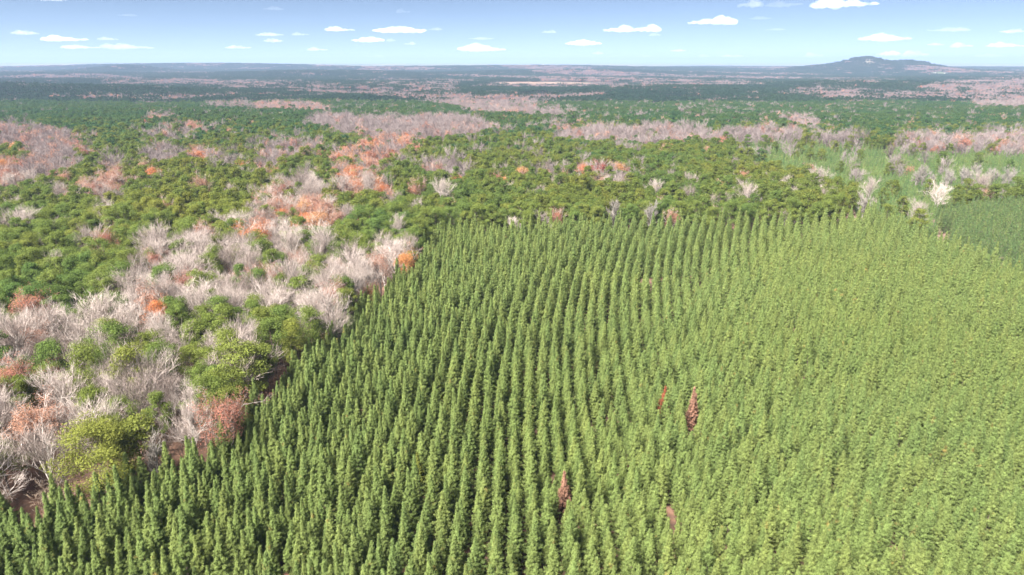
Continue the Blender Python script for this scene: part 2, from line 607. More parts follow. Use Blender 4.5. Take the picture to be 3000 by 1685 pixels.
def leafy_tree(seed, h=17.0, spread=6.5, n=2600, leaf=.55, levels=3, kids=(8, 6, 6), top=False, sp=.45):
    p, (tips, d) = bare_tree(seed, h, spread, levels, kids, .03)
    r = np.random.default_rng(seed + 99)
    if top:
        keep = tips[:, 2] > np.quantile(tips[:, 2], .45)
        tips, d = tips[keep], d[keep]
    n1 = int(n * (.45 if top else .35))
    k = r.integers(0, len(tips), n1)
    ca = tips[k] + r.normal(0, sp, (n1, 3))
    # the rounded outer shell of the crown, in lobes
    zc = h * .58
    nl = 16
    lob = unit(r.normal(size=(nl, 3)) + np.array([0, 0, .55 if not top else 1.0]))
    lob = lob * np.array([spread * .74, spread * .74, h * .29]) + np.array([0, 0, zc])
    q = r.integers(0, nl, n - n1)
    dv = unit(r.normal(size=(n - n1, 3)) + np.array([0, 0, .4]))
    cb = lob[q] + dv * np.array([spread * .36, spread * .36, h * .125]) * (r.uniform(.55, 1, n - n1) ** .5)[:, None]
    c = np.concatenate([ca, cb])
    face = (c - np.array([0, 0, h * .5])) / spread + np.array([0, 0, .3])
    face[n1:] = dv + .4 * face[n1:]
    p['crown'] = kites(c, r.normal(0, .7, (n, 3)) + np.array([0, 0, .2]), leaf, leaf * .6, r, face)
    return p


PARTMAT = {'young': {'trunk': 'pinebark', 'branches': 'pinebark', 'crown': 'young'},
           'mature': {'trunk': 'pinebark', 'limbs': 'pinebark', 'crown': 'mature'},
           'bare': {'trunk': 'greybark', 'limbs': 'greybark', 'twigs': 'twig'},
           'orange': {'trunk': 'greybark', 'limbs': 'greybark', 'twigs': 'twig', 'crown': 'orange'}}


class Proto:
    """a tree shape: part meshes for single trees and one joined mesh (never linked) for masses"""

    def __init__(self, name, geo, mats):
        self.parts = {}
        self.geo, self.mats, self.name = geo, mats, name
        self._joined = None

    def part(self, k, swap=None):
        key = (k, swap)
        if key not in self.parts:
            v, f = self.geo[k]
            self.parts[key] = mesh_from(f'{self.name}_{k}', [(v, f, M[swap or self.mats[k]])])
        return self.parts[key]

    @property
    def joined(self):
        if self._joined is None:
            me = mesh_from(self.name + '_whole', [(v, f, M[self.mats[k]]) for k, (v, f) in self.geo.items()])
            self._joined = bpy.data.objects.new(self.name + '_shape', me)
        return self._joined


def protos(name, mats, geos):
    return [Proto(f'{name}', g, mats) for g in geos]


def mats(base, **kw):
    d = dict(PARTMAT[base])
    d.update(kw)
    return d


YOUNG = protos('young_pine', mats('young'), [young_pine(10 + i, 11.0 + .5 * (i % 5), 2.2 + .16 * (i % 4), ex=.84 + .05 * (i * 3 % 7)) for i in range(10)])
YOUNG_MID = protos('young_pine_mid', mats('young'), [young_pine(30 + i, 11.0 + .5 * (i % 5), 2.2 + .16 * (i % 4), 3600, .56, .06, .25, ex=.85 + .05 * (i % 5)) for i in range(6)])
STAND = protos('stand_pine', mats('young', crown='stand'), [young_pine(50 + i, 12.5 + .4 * i, 2.4, 900, .85) for i in range(4)])
SAPL = protos('sapling_pine', mats('young', crown='sapling'), [young_pine(60 + i, 7.0 + .8 * i, 2.0, 700, .75, .03) for i in range(4)])
MATURE = protos('mature_pine', mats('mature'), [mature_pine(100 + i, 19.5 + 1.2 * (i % 5), 5.0 + .45 * (i % 4), 8000, .52, 46 + 5 * (i % 4), .34) for i in range(9)])
MATURE_MID = protos('mature_pine_mid', mats('mature', crown='midpine'), [mature_pine(120 + i, 19 + 1.1 * (i % 5), 5.0 + .4 * (i % 3), 2400, .85, 38, .32) for i in range(6)])
MATURE_HILL = protos('mature_pine_hill', mats('mature', crown='hillpine'), [mature_pine(130 + i, 19 + 1.1 * (i % 5), 5.0 + .35 * (i % 3), 1000, 1.3, 32, .32) for i in range(4)])
FARPINE = protos('far_pine', mats('mature', crown='farpine'), [mature_pine(140 + i, 19 + i, 4.2, 240, 2.1, 16, .3) for i in range(4)])
BARE = protos('bare_tree', mats('bare'), [bare_tree(200 + i, 16 + 1.2 * (i % 5), 6.0 + .6 * (i % 4), kids=(9, 6, 5, 5), fuzz=1500)[0] for i in range(8)])
BARE_MID = protos('bare_tree_mid', mats('bare', trunk='midtwig', limbs='midtwig', twigs='midtwig'), [bare_tree(220 + i, 16.5 + i, 6.0 + .5 * (i % 4), 3, (8, 6, 7), .045, fuzz=420)[0] for i in range(6)])
SLIM = protos('slim_bare_tree', mats('bare', trunk='palewood', limbs='palewood', twigs='palewood'), [bare_tree(240 + i, 17 + i, 2.6, 4, (9, 6, 4, 3), .048, 1.6, .3, 450)[0] for i in range(4)])
FARBARE = protos('far_bare', mats('bare', trunk='fartwig', limbs='fartwig', twigs='fartwig'),
                 [bare_tree(260 + i, 16 + i, 6, 3, (7, 5, 4), .12, fuzz=120)[0] for i in range(3)])
ORANGE = protos('orange_tree', mats('orange'), [leafy_tree(300 + i, 15.5 + i, 5.6 + .4 * (i % 3), 7500, .33) for i in range(5)])
RUST = protos('rust_tree', mats('orange', crown='rust'), [leafy_tree(320 + i, 16 + i, 5.8 + .4 * (i % 3), 6000, .30, 4, (7, 6, 5, 4), True) for i in range(5)])
ORANGE_MID = protos('orange_mid', mats('orange'), [leafy_tree(340 + i, 15.5 + i, 5.8, 1500, .75, 3, (7, 5, 4), sp=.6) for i in range(4)])
RUST_MID = protos('rust_mid', mats('orange', crown='rust'), [leafy_tree(360 + i, 16 + i, 5.8, 1300, .74, 3, (8, 6, 6), True, .6) for i in range(4)])
BIGPINE = protos('big_pine', mats('mature'), [mature_pine(170, 23, 9.0, 15000, .55, 90, .2), mature_pine(171, 20, 5.6, 3600, .85, 44, .3)])
BIGBARE = protos('big_bare_tree', mats('bare'), [bare_tree(250, 20, 9.2, 4, (9, 7, 6, 5), .034, .8, .16, 2500)[0], bare_tree(251, 19, 7.8, 4, (9, 6, 6, 5), .03, .9, .16, 2500)[0]])
BRUSH = protos('brush', {'trunk': 'brush', 'limbs': 'brush', 'twigs': 'brush'},
               [bare_tree(380 + i, 5 + i, 2.6, 3, (7, 5, 4), .035, .6, .1)[0] for i in range(3)])


def clump(name, seed, pool, count=22, half=26):
    r = np.random.default_rng(seed)
    parts = []
    for i in range(count):
        p = pool[r.integers(len(pool))]
        a, s = r.uniform(0, 6.28), r.uniform(.8, 1.15)
        R_ = np.array([[math.cos(a), math.sin(a), 0], [-math.sin(a), math.cos(a), 0], [0, 0, 1]]) * s
        off = np.array([r.uniform(-half, half), r.uniform(-half, half), r.uniform(-1, 1)])
        for k, (v, f) in p.geo.items():
            parts.append((v @ R_ + off, f, M[p.mats[k]]))
    return bpy.data.objects.new(name, mesh_from(name, parts))


FARRUST = protos('far_rust', mats('orange', trunk='fartwig', limbs='fartwig', twigs='fartwig', crown='rust'),
                 [leafy_tree(390 + i, 16, 6, 130, 2.0, 3, (5, 4, 3), True, 1.0) for i in range(2)])
C_PINE = [clump('pine_clump', 500 + i, FARPINE, 30) for i in range(4)]
C_BARE = [clump('bare_clump', 510 + i, FARBARE * 3 + FARRUST + FARPINE[:0], 24) for i in range(4)]
C_MIX = [clump('mixed_clump', 520 + i, FARBARE + FARPINE, 26) for i in range(3)]

# ------------------------------------------------------------------ ground
def make_ground():
    rings = np.concatenate([[0], np.unique(np.concatenate([np.geomspace(40, 48000, 190), np.arange(2000, 9000, 75)]))])
    na = 540
    # finer bearings towards the view, even elsewhere
    ang = np.linspace(-math.pi, math.pi, na, endpoint=False)
    rr, aa = np.meshgrid(rings[1:], ang, indexing='ij')
    x, y = rr * np.sin(aa), rr * np.cos(aa)
    z = terrain(x, y)
    V = np.concatenate([[[0, 0, float(terrain(0., 0.))]], np.stack([x, y, z], -1).reshape(-1, 3)])
    nr = len(rings) - 1
    i, j = np.meshgrid(np.arange(nr - 1), np.arange(na), indexing='ij')
    jn = (j + 1) % na
    F = np.stack([1 + i * na + j, 1 + i * na + jn, 1 + (i + 1) * na + jn, 1 + (i + 1) * na + j], -1).reshape(-1, 4)
    j = np.arange(0, na, 2)
    C = np.stack([np.zeros_like(j), 1 + (j + 2) % na, 1 + (j + 1) % na, 1 + j], -1)
    F = np.concatenate([F[:, ::-1], C[:, ::-1] if False else C])
    me = mesh_from('ground', [(V, F, ground_material())])
    me.attributes.new('far_forest', 'FLOAT', 'POINT').data.foreach_set(
        'value', np.clip((np.hypot(V[:, 0], V[:, 1]) - 2200) / 1500, 0, 1).astype(np.float32))
    me.polygons.foreach_set('use_smooth', np.ones(len(F), bool))
    o = bpy.data.objects.new('ground', me)
    o['kind'] = 'structure'
    COL.objects.link(o)
    return o


make_ground()


# ------------------------------------------------------------------ haze
def make_haze():
    lo, hi, e = -40.0, 330.0, 60000.0
    V = np.array([[sx_ * e, sy_ * e, z] for z in (lo, hi) for sx_, sy_ in ((-1, -1), (1, -1), (1, 1), (-1, 1))])
    F = np.array([[3, 2, 1, 0], [4, 5, 6, 7], [0, 1, 5, 4], [1, 2, 6, 5], [2, 3, 7, 6], [3, 0, 4, 7]])
    m, n, l = new_mat('haze')
    out = n.new('ShaderNodeOutputMaterial')
    v = n.new('ShaderNodeVolumePrincipled')
    v.inputs['Color'].default_value = (.28, .38, .58, 1)
    v.inputs['Density'].default_value = 6.5e-5
    v.inputs['Anisotropy'].default_value = 0.0
    l.new(v.outputs[0], out.inputs['Volume'])
    o = bpy.data.objects.new('haze', mesh_from('haze', [(V, F, m)]))
    o['kind'] = 'stuff'
    o['label'] = 'pale blue haze lying over the whole forest'
    COL.objects.link(o)


make_haze()


# ------------------------------------------------------------------ clouds
def cloud_mat(name, dens):
    m, n, l = new_mat(name)
    out = n.new('ShaderNodeOutputMaterial')
    v = n.new('ShaderNodeVolumePrincipled')
    v.inputs['Color'].default_value = (1, 1, 1, 1)
    v.inputs['Density'].default_value = dens
    v.inputs['Anisotropy'].default_value = 0.0
    l.new(v.outputs[0], out.inputs['Volume'])
    return m


CLOUDM = [cloud_mat('thin_cloud', .0003), cloud_mat('soft_cloud', .0007), cloud_mat('dense_cloud', .0015)]
CLOUDS = [  # x0, y0, x1, y1, density class
    (97, -14, 190, 10, 1), (37, 86, 110, 109, 1), (128, 103, 252, 128, 2), (287, 109, 345, 124, 1), (182, 130, 290, 150, 1),
    (300, 126, 446, 151, 0), (660, 134, 734, 149, 1), (749, 95, 833, 112, 1), (770, 113, 830, 130, 1), (854, 96, 906, 110, 1),
    (899, 140, 961, 155, 1), (951, 78, 1040, 98, 2), (1085, 76, 1255, 103, 2), (1255, 82, 1297, 95, 1), (1030, 105, 1126, 130, 2),
    (1132, 113, 1160, 129, 1), (1182, 123, 1219, 138, 1), (1336, 126, 1483, 159, 1), (1586, 87, 1631, 104, 1),
    (1763, 72, 1860, 101, 2), (1848, 67, 1937, 102, 2), (1900, 97, 1937, 112, 1), (1654, 116, 1763, 139, 2), (1732, 151, 1769, 166, 1),
    (1078, 171, 1130, 182, 0), (1160, 25, 1202, 45, 0), (1963, 144, 2010, 158, 1), (1858, 170, 1916, 182, 0),
    (2161, -6, 2235, 29, 1), (2240, 0, 2350, 27, 0), (2380, -12, 2567, 31, 2), (2012, 43, 2160, 81, 2), (2190, 48, 2260, 64, 0),
    (2520, 94, 2664, 128, 1), (2722, 80, 2835, 99, 0), (2932, 85, 3010, 103, 1), (2571, 146, 2640, 171, 2), (2640, 153, 2718, 184, 1),
    (2357, 167, 2408, 188, 1), (2043, 161, 2083, 174, 1), (2095, 173, 2179, 186, 1), (2718, 126, 2765, 140, 1),
    (2788, 123, 2846, 146, 1), (2895, 122, 2994, 146, 1), (2240, 84, 2300, 95, 0), (345, 40, 400, 54, 0), (770, 20, 830, 36, 0),
    (1370, 110, 1450, 122, 0), (2850, 160, 2940, 176, 0)]


def ico_sphere():
    import bmesh
    bm = bmesh.new()
    bmesh.ops.create_icosphere(bm, subdivisions=2, radius=1)
    v = np.array([q.co[:] for q in bm.verts])
    f = np.array([[q.index for q in p.verts] for p in bm.faces])
    bm.free()
    return v, f


def make_clouds():
    sv, sf = ico_sphere()
    tex = bpy.data.textures.new('cloud_lumps', 'CLOUDS')
    tex.noise_scale = 1.0
    tex.noise_depth = 3
    r = np.random.default_rng(5)
    for i, (x0, y0, x1, y1, dc) in enumerate(CLOUDS):
        def elev(py_):
            return math.atan((842.5 - py_ + 5) / FPX) - PITCH
        el = max(elev(y1), .0032)
        dist = min(1000 / math.tan(el + .002), 62000)
        base_z = CAM_H + dist * math.tan(el)
        base_z = max(base_z, 420)
        cx, cy_ = bearing((x0 + x1) / 2, dist, (y0 + y1) / 2)
        W = (x1 - x0) / FPX * dist * 1.02
        Hh = (math.tan(elev(y0)) - math.tan(elev(y1))) * dist
        D = W * .55
        nb = int(r.integers(9, 15))
        V, F, o = [], [], 0
        peak = r.uniform(-.25, .25)
        for b in range(nb):
            u = -0.5 + (b + .5) / nb
            env = max(.25, 1 - 2.0 * abs(u - peak) ** 1.3) * r.uniform(.65, 1.05)
            rz = Hh * .60 * env
            rx = W * r.uniform(.09, .15) * (.7 + .5 * env)
            v = sv * np.array([rx, D * r.uniform(.2, .36), rz])
            v[:, 2] = np.where(v[:, 2] < 0, v[:, 2] * .35, v[:, 2])
            v = v + np.array([u * (W - 2 * rx), r.normal(0, D * .12), Hh * .20 + Hh * .10 * r.uniform(0, 1)])
            V.append(v)
            F.append(sf + o)
            o += len(v)
        me = bpy.data.meshes.new('cloud')
        me.from_pydata(np.concatenate(V).tolist(), [], np.concatenate(F).tolist())
        me.materials.append(CLOUDM[dc])
        ob = bpy.data.objects.new('cloud', me)
        ob.location = (cx, cy_, base_z)
        ob.rotation_euler = (0, 0, -math.atan2(cx, cy_))
        COL.objects.link(ob)
        md = ob.modifiers.new('fuse', 'REMESH')
        md.mode = 'VOXEL'
        md.voxel_size = max(W / 60, Hh / 14)
        dm = ob.modifiers.new('lumps', 'DISPLACE')
        dm.texture = tex
        dm.texture_coords = 'LOCAL'
        dm.strength = Hh * .42
        dm.mid_level = .5
        tex_scale = Hh * .5
        # displacement noise in units of the cloud height
        me.transform(__import__('mathutils').Matrix.Scale(1 / tex_scale, 4))
        md.voxel_size /= tex_scale
        dm.strength /= tex_scale
        ob.scale = (tex_scale,) * 3
        ob['category'] = 'cloud'
        ob['group'] = 'small clouds above the horizon'
        wpx = x1 - x0
        size = 'long' if wpx > 105 else ('middle-sized' if wpx > 62 else 'tiny')
        spot = 'right above the mountain' if 2340 < (x0 + x1) / 2 < 2760 and y1 > 120 else (
            'just over the horizon' if y1 > 140 else ('high over the plain' if y1 < 60 else 'over the wooded plain'))
        ob['label'] = size + ' ' + ['faint wispy cloud', 'soft white cloud', 'dense bright flat-based cloud'][dc] + ' ' + spot
        ob['group'] = 'clouds: ' + ob['label']


make_clouds()

# ------------------------------------------------------------------ stand map: which trees grow where (outlines read off the photograph)
S = {  # outline -> (pine, bare, rust, orange) shares
}
ZONES = []


def zone(shares, pts, only=None):
    ZONES.append((shares, np.array(pts, float)))


def inside(px, py, poly):
    c = np.zeros(px.shape, bool)
    x, y = poly[:, 0], poly[:, 1]
    j = len(poly) - 1
    for i in range(len(poly)):
        cond = ((y[i] > py) != (y[j] > py))
        with np.errstate(divide='ignore', invalid='ignore'):
            xi = (x[j] - x[i]) * (py - y[i]) / (y[j] - y[i] + 1e-12) + x[i]
        c ^= cond & (px < xi)
        j = i
    return c


PINE = (.93, .05, .015, .005)
zone((.99, .01, 0, 0), [(-500, 290), (560, 290), (620, 330), (420, 350), (250, 372), (90, 362), (-500, 345)])
zone((.02, .62, .30, .06), [(-500, 350), (0, 356), (35, 359), (87, 365), (160, 371), (227, 385), (242, 412), (262, 432), (221, 461), (189, 490), (111, 511), (73, 528), (0, 531), (-500, 540)])
zone((.95, .05, 0, 0), [(-60, 426), (60, 425), (84, 443), (50, 460), (-60, 466)])
zone((.45, .45, .10, 0), [(120, 282), (250, 280), (330, 284), (420, 280), (600, 274), (760, 275), (860, 268), (860, 276), (760, 284), (600, 288), (470, 302), (400, 304), (400, 293), (250, 291), (120, 291)])
zone((.25, .60, .15, 0), [(600, 299), (730, 298), (735, 314), (610, 314)])
zone((.05, .45, .50, 0), [(740, 300), (800, 296), (905, 300), (965, 312), (960, 323), (880, 320), (740, 315)])
zone((.35, .45, .20, 0), [(410, 342), (460, 326), (520, 330), (515, 340), (430, 350)])
zone((.40, .40, .20, 0), [(425, 385), (470, 365), (530, 355), (640, 357), (640, 380), (560, 395), (430, 400)])
zone((.10, .80, .10, 0), [(420, 445), (450, 420), (520, 425), (535, 450), (480, 475), (430, 465)])
zone((.0, .3, .3, .4), [(545, 460), (560, 425), (600, 425), (630, 440), (625, 465)])
zone((.15, .8, .05, 0), [(600, 470), (630, 443), (700, 445), (700, 468), (640, 480)])
zone((.2, .75, .05, 0), [(265, 475), (300, 455), (370, 455), (370, 478), (300, 490)])
zone((.15, .8, .05, 0), [(145, 550), (165, 508), (200, 512), (205, 545), (250, 545), (250, 565), (150, 565)])
zone((.0, .4, .6, 0), [(250, 535), (265, 505), (310, 490), (360, 510), (360, 540), (330, 560), (270, 555)])
zone((.15, .7, .15, 0), [(750, 415), (780, 400), (830, 390), (850, 410), (950, 405), (960, 420), (900, 450), (830, 450), (790, 460), (760, 445)])
zone((.05, .88, .07, 0), [(750, 470), (770, 448), (810, 450), (825, 470), (790, 490), (750, 490)])
zone((.02, .86, .10, .02), [(910, 336), (1012, 330), (1079, 345), (1187, 342), (1245, 333), (1318, 333), (1376, 336), (1434, 356), (1495, 374), (1449, 380), (1390, 394), (1274, 400), (1225, 403), (1096, 400), (1027, 385), (989, 380), (948, 368), (907, 356)])
zone((.05, .30, .25, .40), [(954, 458), (1012, 417), (1056, 412), (1096, 396), (1170, 380), (1250, 380), (1240, 400), (1204, 432), (1128, 461), (1123, 490), (1085, 505), (1172, 534), (1158, 560), (1099, 560), (1041, 557), (1006, 563), (968, 519), (983, 484), (1059, 461), (992, 461)])
zone((.96, .03, .01, 0), [(900, 290), (970, 282), (1150, 284), (1250, 296), (1345, 312), (1330, 330), (1245, 331), (1180, 318), (1040, 306)])
zone((.05, .82, .13, 0), [(860, 262), (1130, 272), (1300, 275), (1500, 280), (1560, 290), (1500, 300), (1590, 310), (1640, 325), (1600, 335), (1500, 330), (1376, 325), (1345, 310), (1250, 296), (1160, 288), (1000, 278), (860, 270)])
zone((.06, .84, .10, 0), [(1400, 258), (1430, 243), (1520, 239), (1640, 240), (1860, 236), (1900, 244), (1800, 262), (1700, 262), (1500, 262)])
zone((.97, .03, 0, 0), [(1330, 266), (1420, 254), (1500, 257), (1720, 259), (1800, 252), (1800, 263), (1700, 273), (1500, 281), (1400, 283), (1340, 276)])
zone((.04, .86, .10, 0), [(1490, 302), (1500, 286), (1700, 274), (1800, 266), (1790, 278), (1640, 294), (1560, 302)])
zone((.92, .07, .01, 0), [(1580, 312), (1650, 294), (1780, 279), (1880, 255), (2100, 252), (2300, 262), (2300, 300), (2270, 330), (2000, 345), (1700, 350), (1600, 335)])
zone((.30, .60, .10, 0), [(600, 250), (760, 240), (960, 245), (990, 258), (900, 268), (700, 262)])
zone((.30, .65, .05, 0), [(250, 232), (420, 228), (480, 240), (380, 246)])
zone((.98, .02, 0, 0), [(-500, 256), (0, 258), (850, 262), (740, 273), (400, 279), (120, 281), (-500, 285)])
zone((.35, .60, .05, 0), [(1130, 240), (1340, 240), (1340, 270), (1130, 270), (1000, 262), (1000, 250)])
zone((.15, .75, .10, 0), [(1800, 240), (1880, 236), (2000, 238), (2200, 236), (2200, 252), (2000, 252), (1860, 256), (1790, 262)])
zone((.10, .70, .20, 0), [(2300, 272), (2332, 254), (2413, 254), (2570, 266), (2687, 272), (2692, 292), (2425, 292), (2349, 281)])
zone((.09, .80, .11, 0), [(2672, 254), (2803, 237), (3000, 234), (3500, 234), (3500, 310), (2876, 310), (2832, 295), (2716, 289), (2687, 272)])
zone((.25, .6, .15, 0), [(2400, 232), (2430, 222), (2560, 222), (2640, 232), (2560, 242), (2420, 240)])
zone((.03, .87, .10, 0), [(1608, 400), (1657, 374), (1762, 368), (1878, 371), (1908, 359), (2006, 362), (2082, 380), (2250, 368), (2346, 374), (2352, 403), (2250, 402), (2053, 402), (1864, 412), (1803, 409), (1689, 402)])
zone((.2, .75, .05, 0), [(2393, 374), (2436, 388), (2480, 378), (2520, 385), (2520, 412), (2436, 411), (2393, 406)])
zone((.14, .68, .16, .02), [(2599, 400), (2687, 388), (2760, 394), (2861, 385), (2949, 380), (3500, 385), (3500, 447), (2905, 444), (2832, 426), (2701, 447), (2672, 426), (2599, 412)])
zone((.1, .6, .3, 0), [(2282, 340), (2330, 332), (2395, 345), (2410, 367), (2340, 365)])
zone((.05, .5, .45, 0), [(1608, 378), (1620, 357), (1665, 357), (1685, 380)])
zone((.3, .6, .1, 0), [(1560, 320), (1620, 310), (1680, 325), (1660, 338), (1580, 335)])
zone((.15, .60, .15, .10), [(1480, 490), (1560, 478), (1640, 480), (1730, 470), (1850, 465), (1910, 468), (1850, 510), (1790, 525), (1740, 520), (1660, 500), (1560, 505)])
zone((.1, .8, .1, 0), [(1230, 470), (1300, 455), (1370, 470), (1400, 490), (1330, 505), (1250, 500)])
zone((.2, .7, .1, 0), [(840, 520), (880, 500), (950, 520), (960, 550), (900, 560), (840, 550)])
zone((.02, .30, .48, .20), [(715, 600), (730, 545), (790, 540), (860, 560), (920, 560), (970, 580), (970, 605), (1040, 595), (1050, 620), (1000, 650), (880, 655), (860, 610), (760, 620)])
zone((.19, .72, .09, 0), [(221, 908), (240, 860), (384, 757), (420, 700), (560, 680), (652, 664), (690, 620), (730, 600), (830, 610), (870, 650), (885, 690), (1000, 730), (1048, 722), (1110, 690), (1200, 700), (1223, 757), (1140, 830), (1048, 897), (967, 943), (897, 920), (815, 897), (760, 870), (629, 885), (540, 870), (430, 880), (340, 900)])
zone((.80, .14, .06, 0), [(560, 900), (640, 875), (780, 890), (900, 925), (960, 945), (900, 1000), (830, 1070), (740, 1040), (650, 980)])
zone((.30, .66, .04, 0), [(-500, 900), (0, 890), (120, 870), (260, 890), (480, 900), (640, 960), (740, 1040), (780, 1100), (700, 1230), (560, 1340), (400, 1400), (0, 1500), (-500, 1600)])

PLANT = np.array([(-900, 1480), (0, 1408), (160, 1402), (300, 1392), (400, 1342), (480, 1330), (560, 1290), (640, 1245), (705, 1195), (755, 1130), (830, 1052), (900, 990), (960, 950), (1000, 912), (1080, 850), (1200, 760), (1240, 712), (1272, 672), (1300, 655), (1450, 650), (1700, 642), (2000, 638), (2300, 632), (2480, 628), (2560, 615), (2640, 640), (2745, 682), (2800, 700), (2900, 742), (3000, 770), (3900, 980), (3900, 3200), (-900, 3200)], float)
STANDP = np.array([(2795, 680), (2740, 610), (2860, 585), (3000, 575), (3900, 560), (3900, 950), (3010, 755), (2905, 726)], float)
SAPP = np.array([(2100, 412), (2425, 418), (2600, 426), (2700, 450), (2860, 440), (3000, 450), (3900, 450), (3900, 555), (3000, 575), (2860, 585), (2735, 610), (2790, 700), (2640, 668), (2540, 645), (2500, 590), (2400, 560), (2260, 520), (2140, 465)], float)
CLEAR = [np.array([(2740, 663), (2790, 655), (2792, 690), (2745, 695)], float)]
FIELDS = [('pale_field', 'tan', [(1085, 236), (1120, 231), (1280, 232), (1285, 237), (1180, 239)], 'narrow tan field lying between dark distant pine woods'),
          ('grass_field', 'tan', [(960, 272), (1050, 267), (1180, 269), (1290, 274), (1290, 278), (1150, 277), (1000, 276)], 'pale tan field strip in the bare valley beyond the pine hill'),
          ('cleared_field', 'pink', [(1420, 253), (1440, 243), (1520, 240), (1640, 242), (1800, 244), (1800, 252), (1700, 256), (1500, 257)], 'broad reddish-brown cleared field behind a line of dark pines'),
          ('cleared_field', 'pink', [(1500, 287), (1560, 280), (1700, 276), (1790, 272), (1760, 281), (1600, 290), (1510, 296)], 'brown cleared slope in front of the line of dark pines'),
          ('dry_field', 'straw', [(1930, 300), (1975, 292), (2060, 292), (2070, 299), (2000, 303)], 'bright straw-yellow field showing through the pine hill'),
          ('green_field', 'green', [(1905, 314), (1925, 309), (1955, 311), (1945, 320), (1910, 321)], 'small bright green meadow enclosed by dark pines')]
FM = {'tan': soil_mat('tan_grass', (0.165, 0.116, 0.072), (0.231, 0.176, 0.121), .02), 'pink': soil_mat('cleared_soil', (0.110, 0.066, 0.047), (0.182, 0.121, 0.088), .015),
      'straw': soil_mat('straw_grass', (0.231, 0.187, 0.077), (0.286, 0.242, 0.121), .03), 'green': soil_mat('meadow_grass', (0.033, 0.094, 0.028), (0.044, 0.116, 0.033), .03),
      'dirt': soil_mat('bare_dirt', (0.072, 0.041, 0.028), (0.143, 0.094, 0.066), .3)}


def ground_hit(px, py, h=0.0):
    """where the sight line through a photo point meets the terrain (+h)"""
    x, y = unproject(px, py, h)
    for _ in range(25):
        if not (0 < y < 60000):
            y = 20000.0
            x, _d = bearing(px, y, py)
        z = float(terrain(x, y)) + h
        if z > 92:
            z = 92
        x2, y2 = unproject(px, py, z)
        x, y = .5 * x + .5 * x2, .5 * y + .5 * y2
    return x, y


def pave(name, poly_px, mat, label, lift=.3, h=0.0):
    """a sheet draped on the ground inside the outline"""
    w = np.array([ground_hit(px, py, h) for px, py in poly_px])
    c = w.mean(0)
    nsub = 10
    rows = [c + (w - c) * t for t in np.linspace(0, 1, nsub + 1)[1:]]
    dense = []
    for ring in rows:
        pts = []
        for i in range(len(ring)):
            a, b = ring[i], ring[(i + 1) % len(ring)]
            for t in np.linspace(0, 1, 6, endpoint=False):
                pts.append(a + (b - a) * t)
        dense.append(pts)
    D = np.array(dense)
    k = D.shape[1]
    V2 = D.reshape(-1, 2)
    V = np.column_stack([V2, terrain(V2[:, 0], V2[:, 1]) + lift])
    i, j = np.meshgrid(np.arange(nsub - 1), np.arange(k), indexing='ij')
    jn = (j + 1) % k
    F = np.stack([i * k + j, i * k + jn, (i + 1) * k + jn, (i + 1) * k + j], -1).reshape(-1, 4)
    q = np.arange(0, k, 2)
    ctr = len(V)
    V = np.vstack([V, [c[0], c[1], float(terrain(c[0], c[1])) + lift]])
    F = np.concatenate([F, np.stack([np.full_like(q, ctr), q, (q + 1) % k, (q + 2) % k], -1)])
    o = bpy.data.objects.new(name, mesh_from(name, [(V, F, mat)]))
    o['kind'] = 'structure'
    o['label'] = label
    COL.objects.link(o)
    return w


FIELD_W = []
for nm, mt, poly, lab in FIELDS:
    FIELD_W.append(pave(nm, poly, FM[mt], lab, 1.5))
CLEAR_W = [pave('clearing', [(2742, 672), (2785, 668), (2790, 694), (2748, 698)], FM['dirt'], 'small patch of bare brown dirt among young pines', .06)]


# ------------------------------------------------------------------ far buildings
BUILD = []
WALLM = plain_mat('white_paint', (.80, .79, .77))
TANM = plain_mat('tan_paint', (.50, .38, .27))
ROOFM = plain_mat('grey_roof', (.42, .42, .43))
DARKM = plain_mat('dark_glass', (.05, .06, .07), .15)
STEELM = plain_mat('pale_steel', (.74, .75, .76), .5)


def part(name, V, F, m, parent):
    me = bpy.data.meshes.new(name)
    me.from_pydata([tuple(map(float, v)) for v in V], [], [tuple(f) for f in F])
    me.materials.append(m)
    o = bpy.data.objects.new(name, me)
    COL.objects.link(o)
    o.parent = parent
    return o


def box(x0, x1, y0, y1, z0, z1):
    return ([(x, y, z) for z in (z0, z1) for x, y in ((x0, y0), (x1, y0), (x1, y1), (x0, y1))],
            [(3, 2, 1, 0), (4, 5, 6, 7), (0, 1, 5, 4), (1, 2, 6, 5), (2, 3, 7, 6), (3, 0, 4, 7)])


def gable(w, d, h, rh, ov=.6):
    a, b = w / 2 + ov, d / 2 + ov
    return ([(-a, -b, h), (a, -b, h), (a, b, h), (-a, b, h), (-a, 0, h + rh), (a, 0, h + rh)],
            [(0, 1, 5, 4), (2, 3, 4, 5), (0, 4, 3), (1, 2, 5), (3, 2, 1, 0)])


